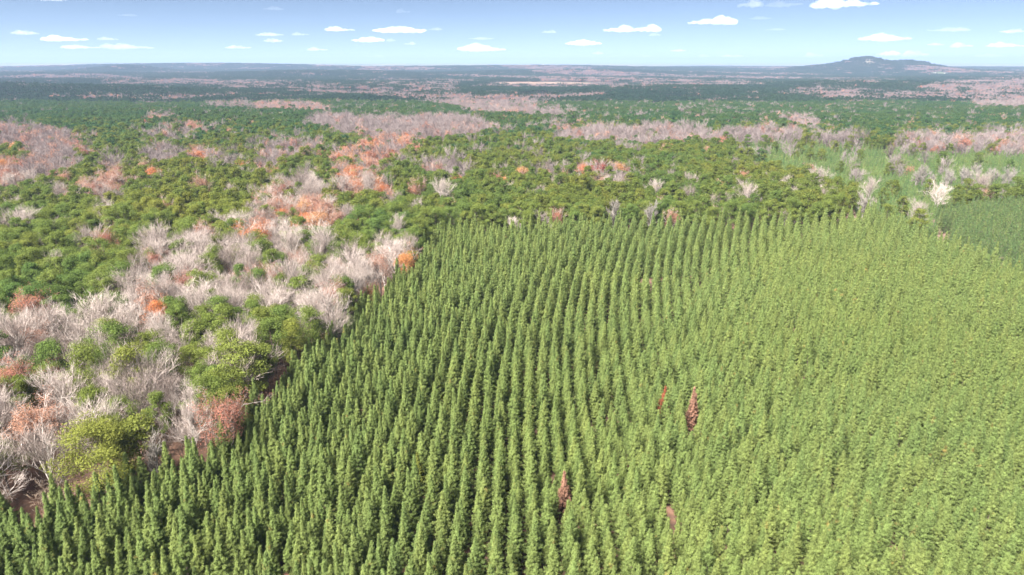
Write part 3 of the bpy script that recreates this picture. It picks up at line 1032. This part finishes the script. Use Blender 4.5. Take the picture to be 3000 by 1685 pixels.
def house(name, px_, py_, w, d, h, rh, wall, label, tower=False):
    x, y = ground_hit(px_, py_, 2)
    e = bpy.data.objects.new(name, None)
    e.location = (x, y, float(terrain(x, y)))
    e.rotation_euler = (0, 0, -math.atan2(x, y) + .25)
    e['label'], e['category'] = label, 'house'
    COL.objects.link(e)
    part('wall', *box(-w / 2, w / 2, -d / 2, d / 2, -3, h), wall, e)
    part('roof', *gable(w, d, h + .02, rh), ROOFM, e)
    k = max(3, int(w // 5))
    for i in range(k):
        cx_ = -w / 2 + w * (i + .5) / k
        if i == k // 2:
            part('door', *box(cx_ - .8, cx_ + .8, -d / 2 - .08, -d / 2 - .003, 0, 2.3), DARKM, e)
        else:
            part('window', *box(cx_ - .8, cx_ + .8, -d / 2 - .06, -d / 2 - .003, 1.1, 2.7), DARKM, e)
    if tower:
        part('tower', *box(w / 2 + .05, w / 2 + 7, -4, 4, -3, h * 2.1), wall, e)
        v, f = box(w / 2 - .4, w / 2 + 7.5, -4.5, 4.5, h * 2.1 + .01, h * 2.1 + .8)
        part('tower_roof', v, f, ROOFM, e)
    BUILD.append((x, y, 70 if y > 4000 else 34))


def water_tower(px_, dist, label):
    x, y = bearing(px_, dist, 195)
    z = float(terrain(x, y))
    e = bpy.data.objects.new('water_tower', None)
    e.location = (x, y, z)
    e['label'], e['category'], e['group'] = label, 'water tower', 'white water towers on the far plain'
    COL.objects.link(e)
    ang = np.arange(16) * 2 * math.pi / 16
    prof = [(.2, 30), (6, 31.5), (9, 35), (9.6, 39), (9, 43), (6, 46), (.2, 47.5)]
    V = [(r_ * math.cos(a), r_ * math.sin(a), z_) for r_, z_ in prof for a in ang]
    F = [(i * 16 + j, i * 16 + (j + 1) % 16, (i + 1) * 16 + (j + 1) % 16, (i + 1) * 16 + j) for i in range(len(prof) - 1) for j in range(16)]
    part('tank', V, F, WALLM, e)
    for a in np.arange(5) * 2 * math.pi / 5:
        v, f = tubes(np.array([[9.5 * math.cos(a), 9.5 * math.sin(a), -3.]]), np.array([[8.6 * math.cos(a), 8.6 * math.sin(a), 36.]]), [.6], [.5], 6)
        part('leg', v, f, STEELM, e)
    v, f = tubes(np.array([[0, 0, -3.]]), np.array([[0, 0, 31.]]), [1.2], [1.2], 8)
    part('riser', v, f, STEELM, e)


house('white_house', 2732, 221, 24, 11, 6, 4, WALLM, 'white house with a square tower on the mountain slope', True)
house('white_shed', 2768, 220, 12, 7, 3, 2, WALLM, 'small low white shed right of the white towered house')
house('farmhouse', 1752, 268, 20, 11, 5, 4, WALLM, 'white farmhouse at the end of the dark pine line')
house('tan_house', 2583, 323, 18, 10, 4, 3, TANM, 'tan house half hidden among the right-hand pines')
for px_, dist in ((988, 10800), (1225, 11000), (1592, 13500)):
    water_tower(px_, dist, 'white water tower rising from the far wooded plain')

# ------------------------------------------------------------------ scatter
def jitter_grid(x0, x1, y0, y1, step, jit, r):
    gx, gy = np.meshgrid(np.arange(x0, x1, step), np.arange(y0, y1, step), indexing='ij')
    gx = gx + (np.arange(gx.shape[1])[None, :] % 2) * step * .5
    n = gx.size
    return gx.ravel() + r.uniform(-jit, jit, n) * step, gy.ravel() + r.uniform(-jit, jit, n) * step


def in_wedge(x, y, z, m=260):
    px, py, dep = project(x, y, z)
    return (dep > 5) & (px > -m) & (px < 3000 + m) & (py < 1685 + 420)


# plantation rows (gently curving)
rx, ry = [], []
ROW_Y = [40.0]
while ROW_Y[-1] < 620:
    ROW_Y.append(ROW_Y[-1] + 3.05 * (1 + .0014 * max(ROW_Y[-1] - 160, 0)))
ROW_Y = np.array(ROW_Y)
for i in range(-130, 160):
    grow = 1 + .0014 * np.maximum(ROW_Y - 160, 0)
    yy = ROW_Y + rng.normal(0, .42, len(ROW_Y)) + rng.uniform(0, 3)
    xx = i * 3.8 * grow + .0005 * (yy - 140) ** 2 * np.sign(yy - 140) + rng.normal(0, .27, len(yy)) * grow + .9 * np.sin(yy / 61 + i * .013)
    rx.append(xx)
    ry.append(yy)
rx, ry = np.concatenate(rx), np.concatenate(ry)
rz = terrain(rx, ry)
px, py, dep = project(rx, ry, rz + 10.5)
gap = np.sin(rx / 11.3 + 1.7 * np.sin(ry / 17)) * np.sin(ry / 13.1 + 1.3 * np.sin(rx / 19))
ok = inside(px, py, PLANT) & in_wedge(rx, ry, rz + 10, 420) & (rng.uniform(0, 1, len(rx)) > .045) & ~((gap > .86) & (rng.uniform(0, 1, len(rx)) < .6))
YX, YY, YZ = rx[ok], ry[ok], rz[ok]
YPX, YPY, YD = px[ok], py[ok], dep[ok]

# darker stand and saplings on the right
sx_, sy_ = jitter_grid(100, 900, 250, 1200, 2.8, .38, rng)
szz = terrain(sx_, sy_)
px, py, dep = project(sx_, sy_, szz + 12)
okS = inside(px, py, STANDP) & in_wedge(sx_, sy_, szz + 12, 300)
px2, py2, _ = project(sx_, sy_, szz + 6)
okP = inside(px2, py2, SAPP) & ~okS & ~inside(px, py, PLANT) & in_wedge(sx_, sy_, szz, 300)
clearing = inside(px2, py2, CLEAR[0])
okS &= ~clearing
okP &= ~clearing
ST = np.column_stack([sx_[okS], sy_[okS], szz[okS]])
SA = np.column_stack([sx_[okP], sy_[okP], szz[okP]])
thin = rng.uniform(0, 1, len(SA)) < .80
SA = SA[thin]

# mixed forest up to 1.9 km, tree by tree
fx, fy = jitter_grid(-1750, 1750, 60, 1950, 6.6, .42, rng)
fz = terrain(fx, fy)
ok = in_wedge(fx, fy, fz + 15, 260)
fx, fy, fz = fx[ok], fy[ok], fz[ok]
px, py, dep = project(fx, fy, fz + 18)
gx_, gy_, _ = project(fx, fy, fz + 12)
young_here = inside(gx_, gy_, PLANT) | inside(gx_, gy_, STANDP)
sa, sb, _ = project(fx, fy, fz + 8)
sp_here = inside(sa + rng.normal(0, 45, len(fx)), sb + rng.normal(0, 8, len(fx)), SAPP)
shares = np.tile(np.array(PINE), (len(fx), 1))
jx, jy = px + rng.normal(0, 5, len(fx)) * FPX / dep, py + rng.normal(0, 4, len(fx)) * FPX / dep * .25
for s_, poly in ZONES:
    shares[inside(jx, jy, poly)] = s_
shares[sp_here | inside(px, py, np.array([(2470, 560), (2800, 540), (2820, 720), (2640, 670), (2500, 640)]))] = (.02, .02, .003, 0)
openf = np.zeros(len(fx), bool)
for w in FIELD_W:
    openf |= inside(fx, fy, w)
u = rng.uniform(0, 1, len(fx))
cum = np.cumsum(shares, 1)
kind = (u[:, None] > cum).sum(1)            # 0 pine 1 bare 2 rust 3 orange 4 none
kind[young_here | openf | inside(px, py, np.array([(2690, 560), (3900, 540), (3900, 990), (3000, 790), (2740, 700)]))] = 4
# broad-leaved crowns are wider: thin them
th = rng.uniform(0, 1, len(fx))
kind[(kind == 1) & (th < .34)] = 4
kind[(kind >= 2) & (kind < 4) & (th < .35)] = 4
kind[(kind == 0) & (th < .04)] = 4

# trees picked out one by one on the photograph: x, y of the crown top, height, width factor, shape pool, material swap, name, category, label, group
HAND = []


def hand(px_, py_, h, pool, label, name, cat, swap=None, wide=1.0, group=None, vi=0):
    if pool in (ORANGE, RUST):
        h, wide = h * 1.35, wide * .92
    if pool in (SLIM, BARE):
        h *= 1.2
    x, y = ground_hit(px_, py_, h * .97)
    HAND.append((x, y, h, pool, label, name, cat, swap, wide, group, vi))


hand(268, 1222, 23, BIGPINE, 'largest yellow-green pine with layered foliage beside the plantation edge', 'yellow_green_pine', 'pine tree', 'yellowpine', 1.0, vi=0)
hand(385, 1222, 19, BIGPINE, 'dull green pine crowded against the right of the yellow-green pine', 'mature_pine', 'pine tree', None, 1.0, vi=1)
hand(540, 1155, 20, BIGBARE, 'widest pale leafless tree with spreading limbs at the plantation edge', 'bare_tree', 'bare tree', None, 1.0, vi=0)
hand(180, 1170, 19, BIGBARE, 'pale leafless tree with fanned branches behind the yellow-green pine', 'bare_tree', 'bare tree', None, 1.0, vi=1)
hand(445, 1262, 14, SLIM, 'small slender leafless tree between the widest bare tree and the yellow-green pine', 'slim_bare_tree', 'bare tree', None, 1.2, vi=1)
hand(640, 1140, 17, RUST, 'rust-pink tree behind the right side of the widest bare tree', 'rust_leaved_tree', 'tree', None, 1.1, vi=1)
hand(715, 1000, 23, MATURE, 'tall open-crowned pine rising straight from the plantation edge', 'mature_pine', 'pine tree', None, 1.3, vi=1)
hand(85, 1160, 17, RUST, 'rust-pink tree left of the fanned bare tree', 'rust_leaved_tree', 'tree', None, 1.2, vi=2)
hand(710, 970, 20, BARE, 'bright pale bare tree behind the tall open-crowned pine', 'bare_tree', 'bare tree', None, 1.35, vi=0)
hand(840, 935, 21, MATURE, 'yellow-topped pine in the pine belt beside the plantation', 'mature_pine', 'pine tree', 'yellowpine', .8, vi=6)
hand(1182, 705, 17, ORANGE, 'brightest orange tree at the plantation corner', 'orange_leaved_tree', 'tree', None, 1.0, vi=0)
hand(1150, 690, 20, BARE, 'tall bare tree touching the brightest orange tree', 'bare_tree', 'bare tree', None, 1.15, vi=1)
hand(1105, 722, 18, RUST, 'bare tree with an orange-tinted top beside the tall bare tree', 'rust_leaved_tree', 'tree', None, 1.0, vi=3)
hand(1078, 812, 13, ORANGE, 'small orange tree at the plantation edge below the bright one', 'orange_leaved_tree', 'tree', None, .85, vi=2)
hand(452, 862, 16, ORANGE, 'compact bright orange tree amid grey leafless trees', 'orange_leaved_tree', 'tree', None, .8, vi=1)
hand(440, 820, 17, RUST, 'rusty half-bare tree just behind the compact orange tree', 'rust_leaved_tree', 'tree', None, 1.25, vi=0)
hand(735, 637, 20, ORANGE, 'large rounded orange tree above grey bare woodland', 'orange_leaved_tree', 'tree', None, 1.3, vi=3)
hand(930, 610, 18, ORANGE, 'low spreading orange tree behind a dark pine', 'orange_leaved_tree', 'tree', None, 1.35, vi=4)
hand(990, 595, 18, RUST, 'broad rust tree adjoining the low spreading orange tree', 'rust_leaved_tree', 'tree', None, 1.4, vi=4)
hand(925, 678, 12, ORANGE, 'small orange tree among dark pines', 'orange_leaved_tree', 'tree', None, .8, vi=2)
hand(280, 848, 21, BARE, 'rounded pale grey leafless tree in front of the pine wood', 'bare_tree', 'bare tree', None, 1.35, vi=3)
hand(75, 838, 18, RUST, 'dark rust tree standing among pines at the wood edge', 'rust_leaved_tree', 'tree', None, 1.1, vi=1)
hand(310, 490, 20, RUST, 'big pinkish-rust round tree among green pines', 'rust_leaved_tree', 'tree', None, 1.4, vi=2)
hand(585, 424, 20, ORANGE, 'orange round tree standing above mid-distance pines', 'orange_leaved_tree', 'tree', None, 1.4, vi=0)
hand(2178, 494, 15, ORANGE, 'lone orange tree in the olive pines', 'orange_leaved_tree', 'tree', None, 1.1, vi=1)
hand(1755, 461, 20, ORANGE, 'dark red round-headed tree beyond the plantation', 'dark_red_tree', 'tree', 'darkred', 1.35, vi=3)
hand(1765, 484, 13, ORANGE, 'orange tree in front of the dark red tree', 'orange_leaved_tree', 'tree', None, .9, vi=4)
hand(1815, 470, 16, ORANGE, 'red-orange tree right of the dark red tree', 'red_leaved_tree', 'tree', None, .9, vi=1)
hand(1835, 478, 14, ORANGE, 'low red tree right of the red-orange tree', 'red_leaved_tree', 'tree', 'darkred', .8, vi=2)
hand(1530, 484, 15, ORANGE, 'vivid orange tree left of the bare thicket beyond the plantation', 'orange_leaved_tree', 'tree', None, 1.5, vi=4)
hand(1480, 500, 15, ORANGE, 'orange tree nearest the vivid orange tree', 'orange_leaved_tree', 'tree', None, 1.2, vi=0)
hand(1797, 576, 20, SLIM, 'white slender leafless tree behind the plantation', 'slim_bare_tree', 'bare tree', None, 1.3, vi=0)
hand(1915, 582, 20, SLIM, 'tallest leafless tree of the white group behind the plantation', 'slim_bare_tree', 'bare tree', None, 1.3, vi=1)
hand(1975, 606, 15, RUST, 'bare tree tinged with rust behind the plantation rows', 'rust_leaved_tree', 'tree', None, 1.0, vi=3)
hand(1590, 608, 15, BARE, 'rounded bare tree left of a rust-tinged one behind the plantation', 'bare_tree', 'bare tree', None, .95, vi=5)
hand(1637, 604, 15, RUST, 'rust-tinged bare tree behind the far plantation row', 'rust_leaved_tree', 'tree', None, .85, vi=0)
hand(1505, 628, 13, BARE, 'low spreading bare tree behind the far plantation row', 'bare_tree', 'bare tree', None, 1.2, vi=6)
hand(2535, 556, 18, SLIM, 'white dead snag above the bright green saplings', 'dead_snag', 'bare tree', None, 1.5, vi=2)
hand(2228, 576, 11, SLIM, 'small white snag in the olive pines behind the plantation', 'dead_snag', 'bare tree', None, 1.2, vi=3)
hand(2145, 592, 14, SLIM, 'thin grey bare tree just behind the last plantation row', 'slim_bare_tree', 'bare tree', None, 1.2, vi=1)
for q, (a, b, hh) in enumerate([(2690, 474, 21), (2710, 484, 19), (2735, 492, 17), (2780, 492, 19), (2795, 490, 18), (2826, 480, 20), (2850, 470, 22), (2868, 476, 21),
                                (2895, 486, 18), (2925, 490, 17), (2960, 480, 20), (2972, 486, 18), (2620, 478, 14), (2640, 476, 15), (2500, 490, 14), (2515, 496, 12)]):
    hand(a, b, hh, SLIM, 'pale slender leafless tree standing in the bright green saplings', 'slim_bare_tree', 'bare tree', None, 1.25,
         'slender bare trees in the saplings', q % 4)
hand(1920, 543, 15, MATURE, 'bright yellow tree among olive pines', 'yellow_tree', 'tree', 'yellow', .8, vi=2)
hand(124, 534, 16, MATURE, 'yellow tree beside a bare tree in the far left wood', 'yellow_tree', 'tree', 'yellow', .8, vi=4)

if HAND:
    hx = np.array([q[0] for q in HAND])
    hy = np.array([q[1] for q in HAND])
    hr = np.array([2.8 + 2.2 * q[8] + (2.5 if q[3] in (BIGPINE, BIGBARE) else 0) for q in HAND])
    for a, b, c in zip(hx, hy, hr):
        kind[(np.hypot(fx - a, (fy - b) * np.where(fy < b, .45, 1.0)) < c)] = 4

# ------------------------------------------------------------------ single trees: thing > parts
def tree(name, proto, loc, rz, scl, label, cat, group=None, swap=None):
    e = bpy.data.objects.new(name, None)
    e.empty_display_size = .5
    e.location = loc
    e.rotation_euler = (float(rng.normal(0, .025)), float(rng.normal(0, .025)), rz)
    e.scale = scl
    e['label'] = label
    e['category'] = cat
    if group:
        e['group'] = group
    COL.objects.link(e)
    for k in proto.geo:
        o = bpy.data.objects.new(k, proto.part(k, swap if (swap and k == 'crown') else None))
        if k in ('branches', 'twigs'):
            o['kind'] = 'stuff'             # past counting on one tree
        COL.objects.link(o)
        o.parent = e
    return e


def mass(name, label, pts, pool, rot, scl):
    """one object for what is past counting: points carrying instanced tree shapes"""
    objs = [p.joined if isinstance(p, Proto) else p for p in pool]
    n_ = len(pts)
    me = bpy.data.meshes.new(name)
    me.vertices.add(n_)
    me.vertices.foreach_set('co', np.asarray(pts, np.float32).ravel())
    me.attributes.new('idx', 'INT', 'POINT').data.foreach_set('value', rng.integers(0, len(objs), n_).astype(np.int32))
    e3 = np.zeros((n_, 3), np.float32)
    e3[:, :2] = rng.normal(0, .028, (n_, 2))          # a slight lean
    e3[:, 2] = rot
    me.attributes.new('rot', 'FLOAT_VECTOR', 'POINT').data.foreach_set('vector', e3.ravel())
    me.attributes.new('scl', 'FLOAT_VECTOR', 'POINT').data.foreach_set('vector', np.asarray(scl, np.float32).ravel())
    o = bpy.data.objects.new(name, me)
    o['kind'] = 'stuff'
    o['label'] = label
    COL.objects.link(o)
    g = bpy.data.node_groups.new(name, 'GeometryNodeTree')
    g.interface.new_socket('Geometry', in_out='INPUT', socket_type='NodeSocketGeometry')
    g.interface.new_socket('Geometry', in_out='OUTPUT', socket_type='NodeSocketGeometry')
    n, l = g.nodes, g.links
    gi, go = n.new('NodeGroupInput'), n.new('NodeGroupOutput')
    jn = n.new('GeometryNodeJoinGeometry')
    for q in objs:
        oi = n.new('GeometryNodeObjectInfo')
        oi.inputs['Object'].default_value = q
        oi.inputs['As Instance'].default_value = True
        l.new(oi.outputs['Geometry'], jn.inputs[0])
    ip = n.new('GeometryNodeInstanceOnPoints')
    ip.inputs['Pick Instance'].default_value = True

    def attr(nm, ty):
        a = n.new('GeometryNodeInputNamedAttribute')
        a.data_type = ty
        a.inputs['Name'].default_value = nm
        return a.outputs[0]
    l.new(gi.outputs[0], ip.inputs['Points'])
    l.new(jn.outputs[0], ip.inputs['Instance'])
    l.new(attr('idx', 'INT'), ip.inputs['Instance Index'])
    er = n.new('FunctionNodeEulerToRotation')
    l.new(attr('rot', 'FLOAT_VECTOR'), er.inputs[0])
    l.new(er.outputs[0], ip.inputs['Rotation'])
    l.new(attr('scl', 'FLOAT_VECTOR'), ip.inputs['Scale'])
    l.new(ip.outputs[0], go.inputs[0])
    md = o.modifiers.new('trees', 'NODES')
    md.node_group = g
    return o


def vary(n_, lo, hi, zlo=.88, zhi=1.12):
    s = rng.uniform(lo, hi, n_)
    return np.column_stack([s, s, s * rng.uniform(zlo, zhi, n_)])


def spin(n_):
    return rng.uniform(0, 2 * math.pi, n_)


# --- plantation pines
order = np.argsort(YD)
vis = (YPX > -15) & (YPX < 3015) & (YPY < 1690)
near = [i for i in order if vis[i]][:300]
nearset = np.zeros(len(YX), bool)
nearset[near] = True
# special dead and discoloured pines replace the nearest plantation tree
SPECIAL = [(1955, 1152, 'deadred', 'dead_pine', 'dead red-brown pine standing in a green plantation row', 1.02),
           (2012, 1168, 'deadtan', 'dead_pine', 'dead tan pine beside a shorter pinkish dead one in the plantation', 1.08),
           (2040, 1158, 'deadtan', 'dead_pine', 'pinkish dead pine right of the taller tan dead one', .98),
           (1643, 1385, 'deadtan', 'dead_pine', 'single narrow tan dead-topped pine in the plantation rows', .95),
           (1218, 1335, 'yellowpine', 'yellow_tipped_pine', 'young pine with a yellowish pointed top in the plantation', 1.0)]
taken = np.zeros(len(YX), bool)
for spx, spy, mt, nm, lab, sc_ in SPECIAL:
    d = np.hypot(YPX - spx, YPY - spy) + 1e6 * taken
    i = int(np.argmin(d))
    taken[i] = True
    tree(nm, YOUNG[i % 10], (YX[i], YY[i], YZ[i]), float(rng.uniform(0, 6.28)), (sc_ * .98, sc_ * .98, sc_ * 1.02), lab, 'pine tree' if 'pine' in nm else 'sapling', None, mt)
for i in np.where(taken)[0]:
    front = (np.abs(YX - YX[i]) < 2.9) & (YY < YY[i] - .3) & (YY > YY[i] - 5.2) & ~taken
    YD[front] = -1.0                        # a gap left where the row has failed
near = [i for i in near if YD[i] > 0]
for i in near:
    if taken[i]:
        continue
    s = rng.uniform(.74, 1.18)
    hs = rng.uniform(.9, 1.1)
    size = 'tall' if s * hs > 1.06 else ('short' if s * hs < .86 else 'middle-sized')
    d2 = (YX - YX[i]) ** 2 + (YY - YY[i]) ** 2
    where = 'next to a discoloured young tree' if (taken & (d2 < 30)).any() else (
        'with a gap in its row' if ((d2 < 4.6 ** 2) & (d2 > .01) & (YD > 0)).sum() < 4 else 'in a closed planted row')
    tree('young_pine', YOUNG[int(rng.integers(10))], (YX[i], YY[i], YZ[i]), float(rng.uniform(0, 6.28)), (s, s, s * hs),
         f'{size} pointed young green pine {where}', 'pine tree', f'{size} young plantation pines {where}')
rest = ~nearset & ~taken & (YD > 0)
PT = np.column_stack([YX, YY, YZ])
k = rest & (YD < 260)
mass('pine_plantation', 'dense rows of young green plantation pines', PT[k], YOUNG, spin(k.sum()), vary(k.sum(), .74, 1.18) * (1 + .0010 * np.maximum(YY[k] - 160, 0))[:, None])
k = rest & (YD >= 260)
mass('pine_plantation_far_rows', 'farther rows of young green plantation pines below the mature wood', PT[k], YOUNG_MID, spin(k.sum()), vary(k.sum(), .74, 1.18) * (1 + .0010 * np.maximum(YY[k] - 160, 0))[:, None])
mass('blue_green_pine_stand', 'darker blue-green pine stand beyond the plantation clearing', ST, STAND, spin(len(ST)), vary(len(ST), .85, 1.15))
mass('sapling_thicket', 'bright green thicket of pine saplings', SA, SAPL, spin(len(SA)), vary(len(SA), .5, 1.3, .75, 1.3))

# --- hand-picked trees
for i, (x, y, h, pool, lab, nm, cat, swap, wide, grp, vi) in enumerate(HAND):
    p = pool[vi % len(pool)]
    top = max(v[:, 2].max() for v, f in p.geo.values())
    s = h / top
    wd = s * wide
    tree(nm, p, (x, y, float(terrain(x, y))), float(rng.uniform(0, 6.28)), (wd, wd, s), lab, cat, grp, swap)

# --- forest: nearest 300 of each kind singly, the rest as masses
FP = np.column_stack([fx, fy, fz])
fpx, fpy, fd = project(fx, fy, fz + 16)
edge_px = PLANT


def near_plantation(x, y):
    for dx, dy in ((7, -7), (9, 0), (0, -10), (12, -12)):
        a, b, _ = project(np.array([x + dx]), np.array([y + dy]), np.array([12.0]))
        if inside(a, b, PLANT)[0]:
            return True
    return False


KINDS = [(0, 'mature_pine', 'pine tree', MATURE, MATURE_MID, (.70, 1.04), 300,
          ('mature round-crowned green pine along the plantation edge', 'mature pines along the plantation edge'),
          ('mature round-crowned green pine in the mixed wood left of the plantation', 'mature pines in the mixed wood')),
         (1, 'bare_tree', 'bare tree', BARE, BARE_MID, (.72, 1.15), 300,
          ('pale leafless hardwood tree along the plantation edge', 'bare trees along the plantation edge'),
          ('pale leafless hardwood tree in the grey wood left of the plantation', 'bare trees in the grey wood')),
         (2, 'rust_leaved_tree', 'tree', RUST, RUST_MID, (.75, 1.12), 140,
          ('half-bare tree with rust-pink leaves along the plantation edge', 'rust trees along the plantation edge'),
          ('half-bare tree with rust-pink leaves in the mixed wood', 'rust trees in the mixed wood')),
         (3, 'orange_leaved_tree', 'tree', ORANGE, ORANGE_MID, (.75, 1.1), 90,
          ('round orange-leaved tree along the plantation edge', 'orange trees along the plantation edge'),
          ('round orange-leaved tree scattered in the mixed wood', 'orange trees in the mixed wood'))]

def setting_of(i):
    d2 = (fx - fx[i]) ** 2 + (fy - fy[i]) ** 2
    nb = kind[(d2 < 13.5 ** 2) & (d2 > .01)]
    nb = nb[nb < 4]
    if len(nb) == 0:
        return 'standing by itself in a gap of the wood'
    if (nb == 3).any() and kind[i] != 3:
        return 'beside an orange-leaved tree'
    if (nb == 2).any() and kind[i] != 2:
        return 'beside a rust-leaved tree'
    f = (nb == 0).mean()
    if f > .85:
        return 'closed in by green pines' if kind[i] else 'within the closed pine wood'
    if f < .15:
        return 'among grey leafless trees only' if kind[i] != 1 else 'within the solid grey leafless wood'
    return 'amid pines and leafless trees'


LOOK = ['round-crowned mature pine', 'pale leafless hardwood', 'half-bare rust-pink tree', 'round orange-leaved tree']


def tree_label(i, s):
    size = 'tall ' if s > (.95 if kind[i] == 0 else 1.03) else ('small ' if s < (.79 if kind[i] == 0 else .86) else 'middling ')
    edge = ', by the plantation edge' if near_plantation(fx[i], fy[i]) else ''
    lab = size + LOOK[kind[i]] + ' ' + setting_of(i) + edge
    lab = ' '.join(lab.split()[:16])
    return lab, lab + 's' if False else (LOOK[kind[i]] + 's ' + setting_of(i) + edge + ', ' + size.strip())


for kd, nm, cat, pool, pool_mid, rng_s, limit, lab_edge, lab_in in KINDS:
    idx = np.where(kind == kd)[0]
    idx = idx[np.argsort(fd[idx])]
    infr = (fpx[idx] > -10) & (fpx[idx] < 3010) & (fpy[idx] < 1680)
    singles = idx[infr][:limit]
    sset = set(singles.tolist())
    for i in singles:
        s = rng.uniform(*rng_s)
        lab, grp = tree_label(i, s)
        tree(nm, pool[int(rng.integers(len(pool)))], (fx[i], fy[i], fz[i]), float(rng.uniform(0, 6.28)), (s, s, s * rng.uniform(.9, 1.1)), lab, cat, grp)
    oth = np.array([i for i in idx if i not in sset])
    fdj = fd + rng.normal(0, 130, len(fd)) * (fd > 600)
    a = oth[fd[oth] < 420]
    b = oth[(fd[oth] >= 420) & ((fdj[oth] < 880) | (kd > 0))]
    c = oth[(fd[oth] >= 420) & (fdj[oth] >= 880)] if kd == 0 else oth[:0]
    what = ['mature green pines', 'grey leafless trees', 'rust-leaved trees', 'orange-leaved trees'][kd]
    if len(a):
        mass(nm.replace('_tree', '') + '_wood', f'remaining near {what} of the mixed wood', FP[a], pool, spin(len(a)), vary(len(a), *rng_s))
    if len(b):
        pass
    if len(c):
        mass('hill_pine_wood', 'dark green pines on the hills past the mixed wood', FP[c], MATURE_HILL, spin(len(c)), vary(len(c), *rng_s))
    if len(b):
        mass(nm.replace('_tree', '') + '_wood_beyond', f'distant {what} of the mixed wood', FP[b], pool_mid, spin(len(b)), vary(len(b), *rng_s))

# --- understorey brush
bx, by = jitter_grid(-700, 500, 80, 900, 4.2, .45, rng)
bz = terrain(bx, by)
ok = in_wedge(bx, by, bz + 5, 200)
bx, by, bz = bx[ok], by[ok], bz[ok]
a_, b_, _ = project(bx, by, bz + 12)
ok = ~inside(a_, b_, PLANT) & ~inside(a_, b_, STANDP) & ~inside(a_, b_, SAPP) & (rng.uniform(0, 1, len(bx)) < .45)
B = np.column_stack([bx, by, bz])[ok]
mass('understorey_brush', 'brown leafless brush under the mixed wood', B, BRUSH, spin(len(B)), vary(len(B), .6, 1.3))

# --- far woodland in clumps
cxs, cys = [], []
dist = 1930.0
while dist < 11500:
    step = 40 * (1 + (dist - 1900) / 14000)
    half = dist * .86 + 300
    x = np.arange(-half, half, step)
    cxs.append(x + rng.uniform(-.4, .4, len(x)) * step)
    cys.append(dist + rng.uniform(-.4, .4, len(x)) * step)
    dist += step
cx, cyy = np.concatenate(cxs), np.concatenate(cys)
cz = terrain(cx, cyy)
px, py, dep = project(cx, cyy, cz + 14)
sh = np.tile(np.array([.80, .15, .05, 0.]), (len(cx), 1))
far = dep > 3300
# broad patches of bare woodland far off
w_ = np.sin(cx / 530 + 2.1 * np.sin(cyy / 910)) * np.sin(cyy / 420 + 1.6 * np.sin(cx / 1200)) + .5 * np.sin((cx + cyy) / 260)
sh[far & (w_ > .35)] = (.12, .78, .10, 0)
sh[far & (w_ <= .35)] = (.90, .08, .02, 0)
for s_, poly in ZONES:
    k = inside(px, py, poly) & (dep < 4200)
    sh[k] = s_
openf = np.zeros(len(cx), bool)
for bx_, by_, br in BUILD:
    openf |= np.hypot((cx - bx_) / br, (cyy - by_ + br * 1.2) / (br * 2.2)) < 1
for w in FIELD_W:
    openf |= inside(cx, cyy, w)
# leave sight lines to the fields: nothing tall within 60 m on their near side
u = rng.uniform(0, 1, len(cx))
cum = np.cumsum(sh, 1)
ck = (u[:, None] > cum).sum(1)
ck[openf] = 9
P3 = np.column_stack([cx, cyy, cz])
cs = 1 + (np.hypot(cx, cyy) - 1900) / 14000


def far_mass(sel, name, label, pool):
    n_ = int(sel.sum())
    s = cs[sel] ** .9
    q = np.column_stack([s, s, rng.uniform(.85, 1.15, n_)])
    mass(name, label, P3[sel], pool, spin(n_), q)


far_mass(ck == 0, 'far_pine_forest', 'dark green pine forest covering the far hills', C_PINE)
far_mass(ck == 1, 'far_bare_forest', 'grey-pink leafless forest in the far valleys', C_BARE)
far_mass((ck == 2) | (ck == 3), 'far_mixed_forest', 'far mixed forest of pines and leafless trees', C_MIX)
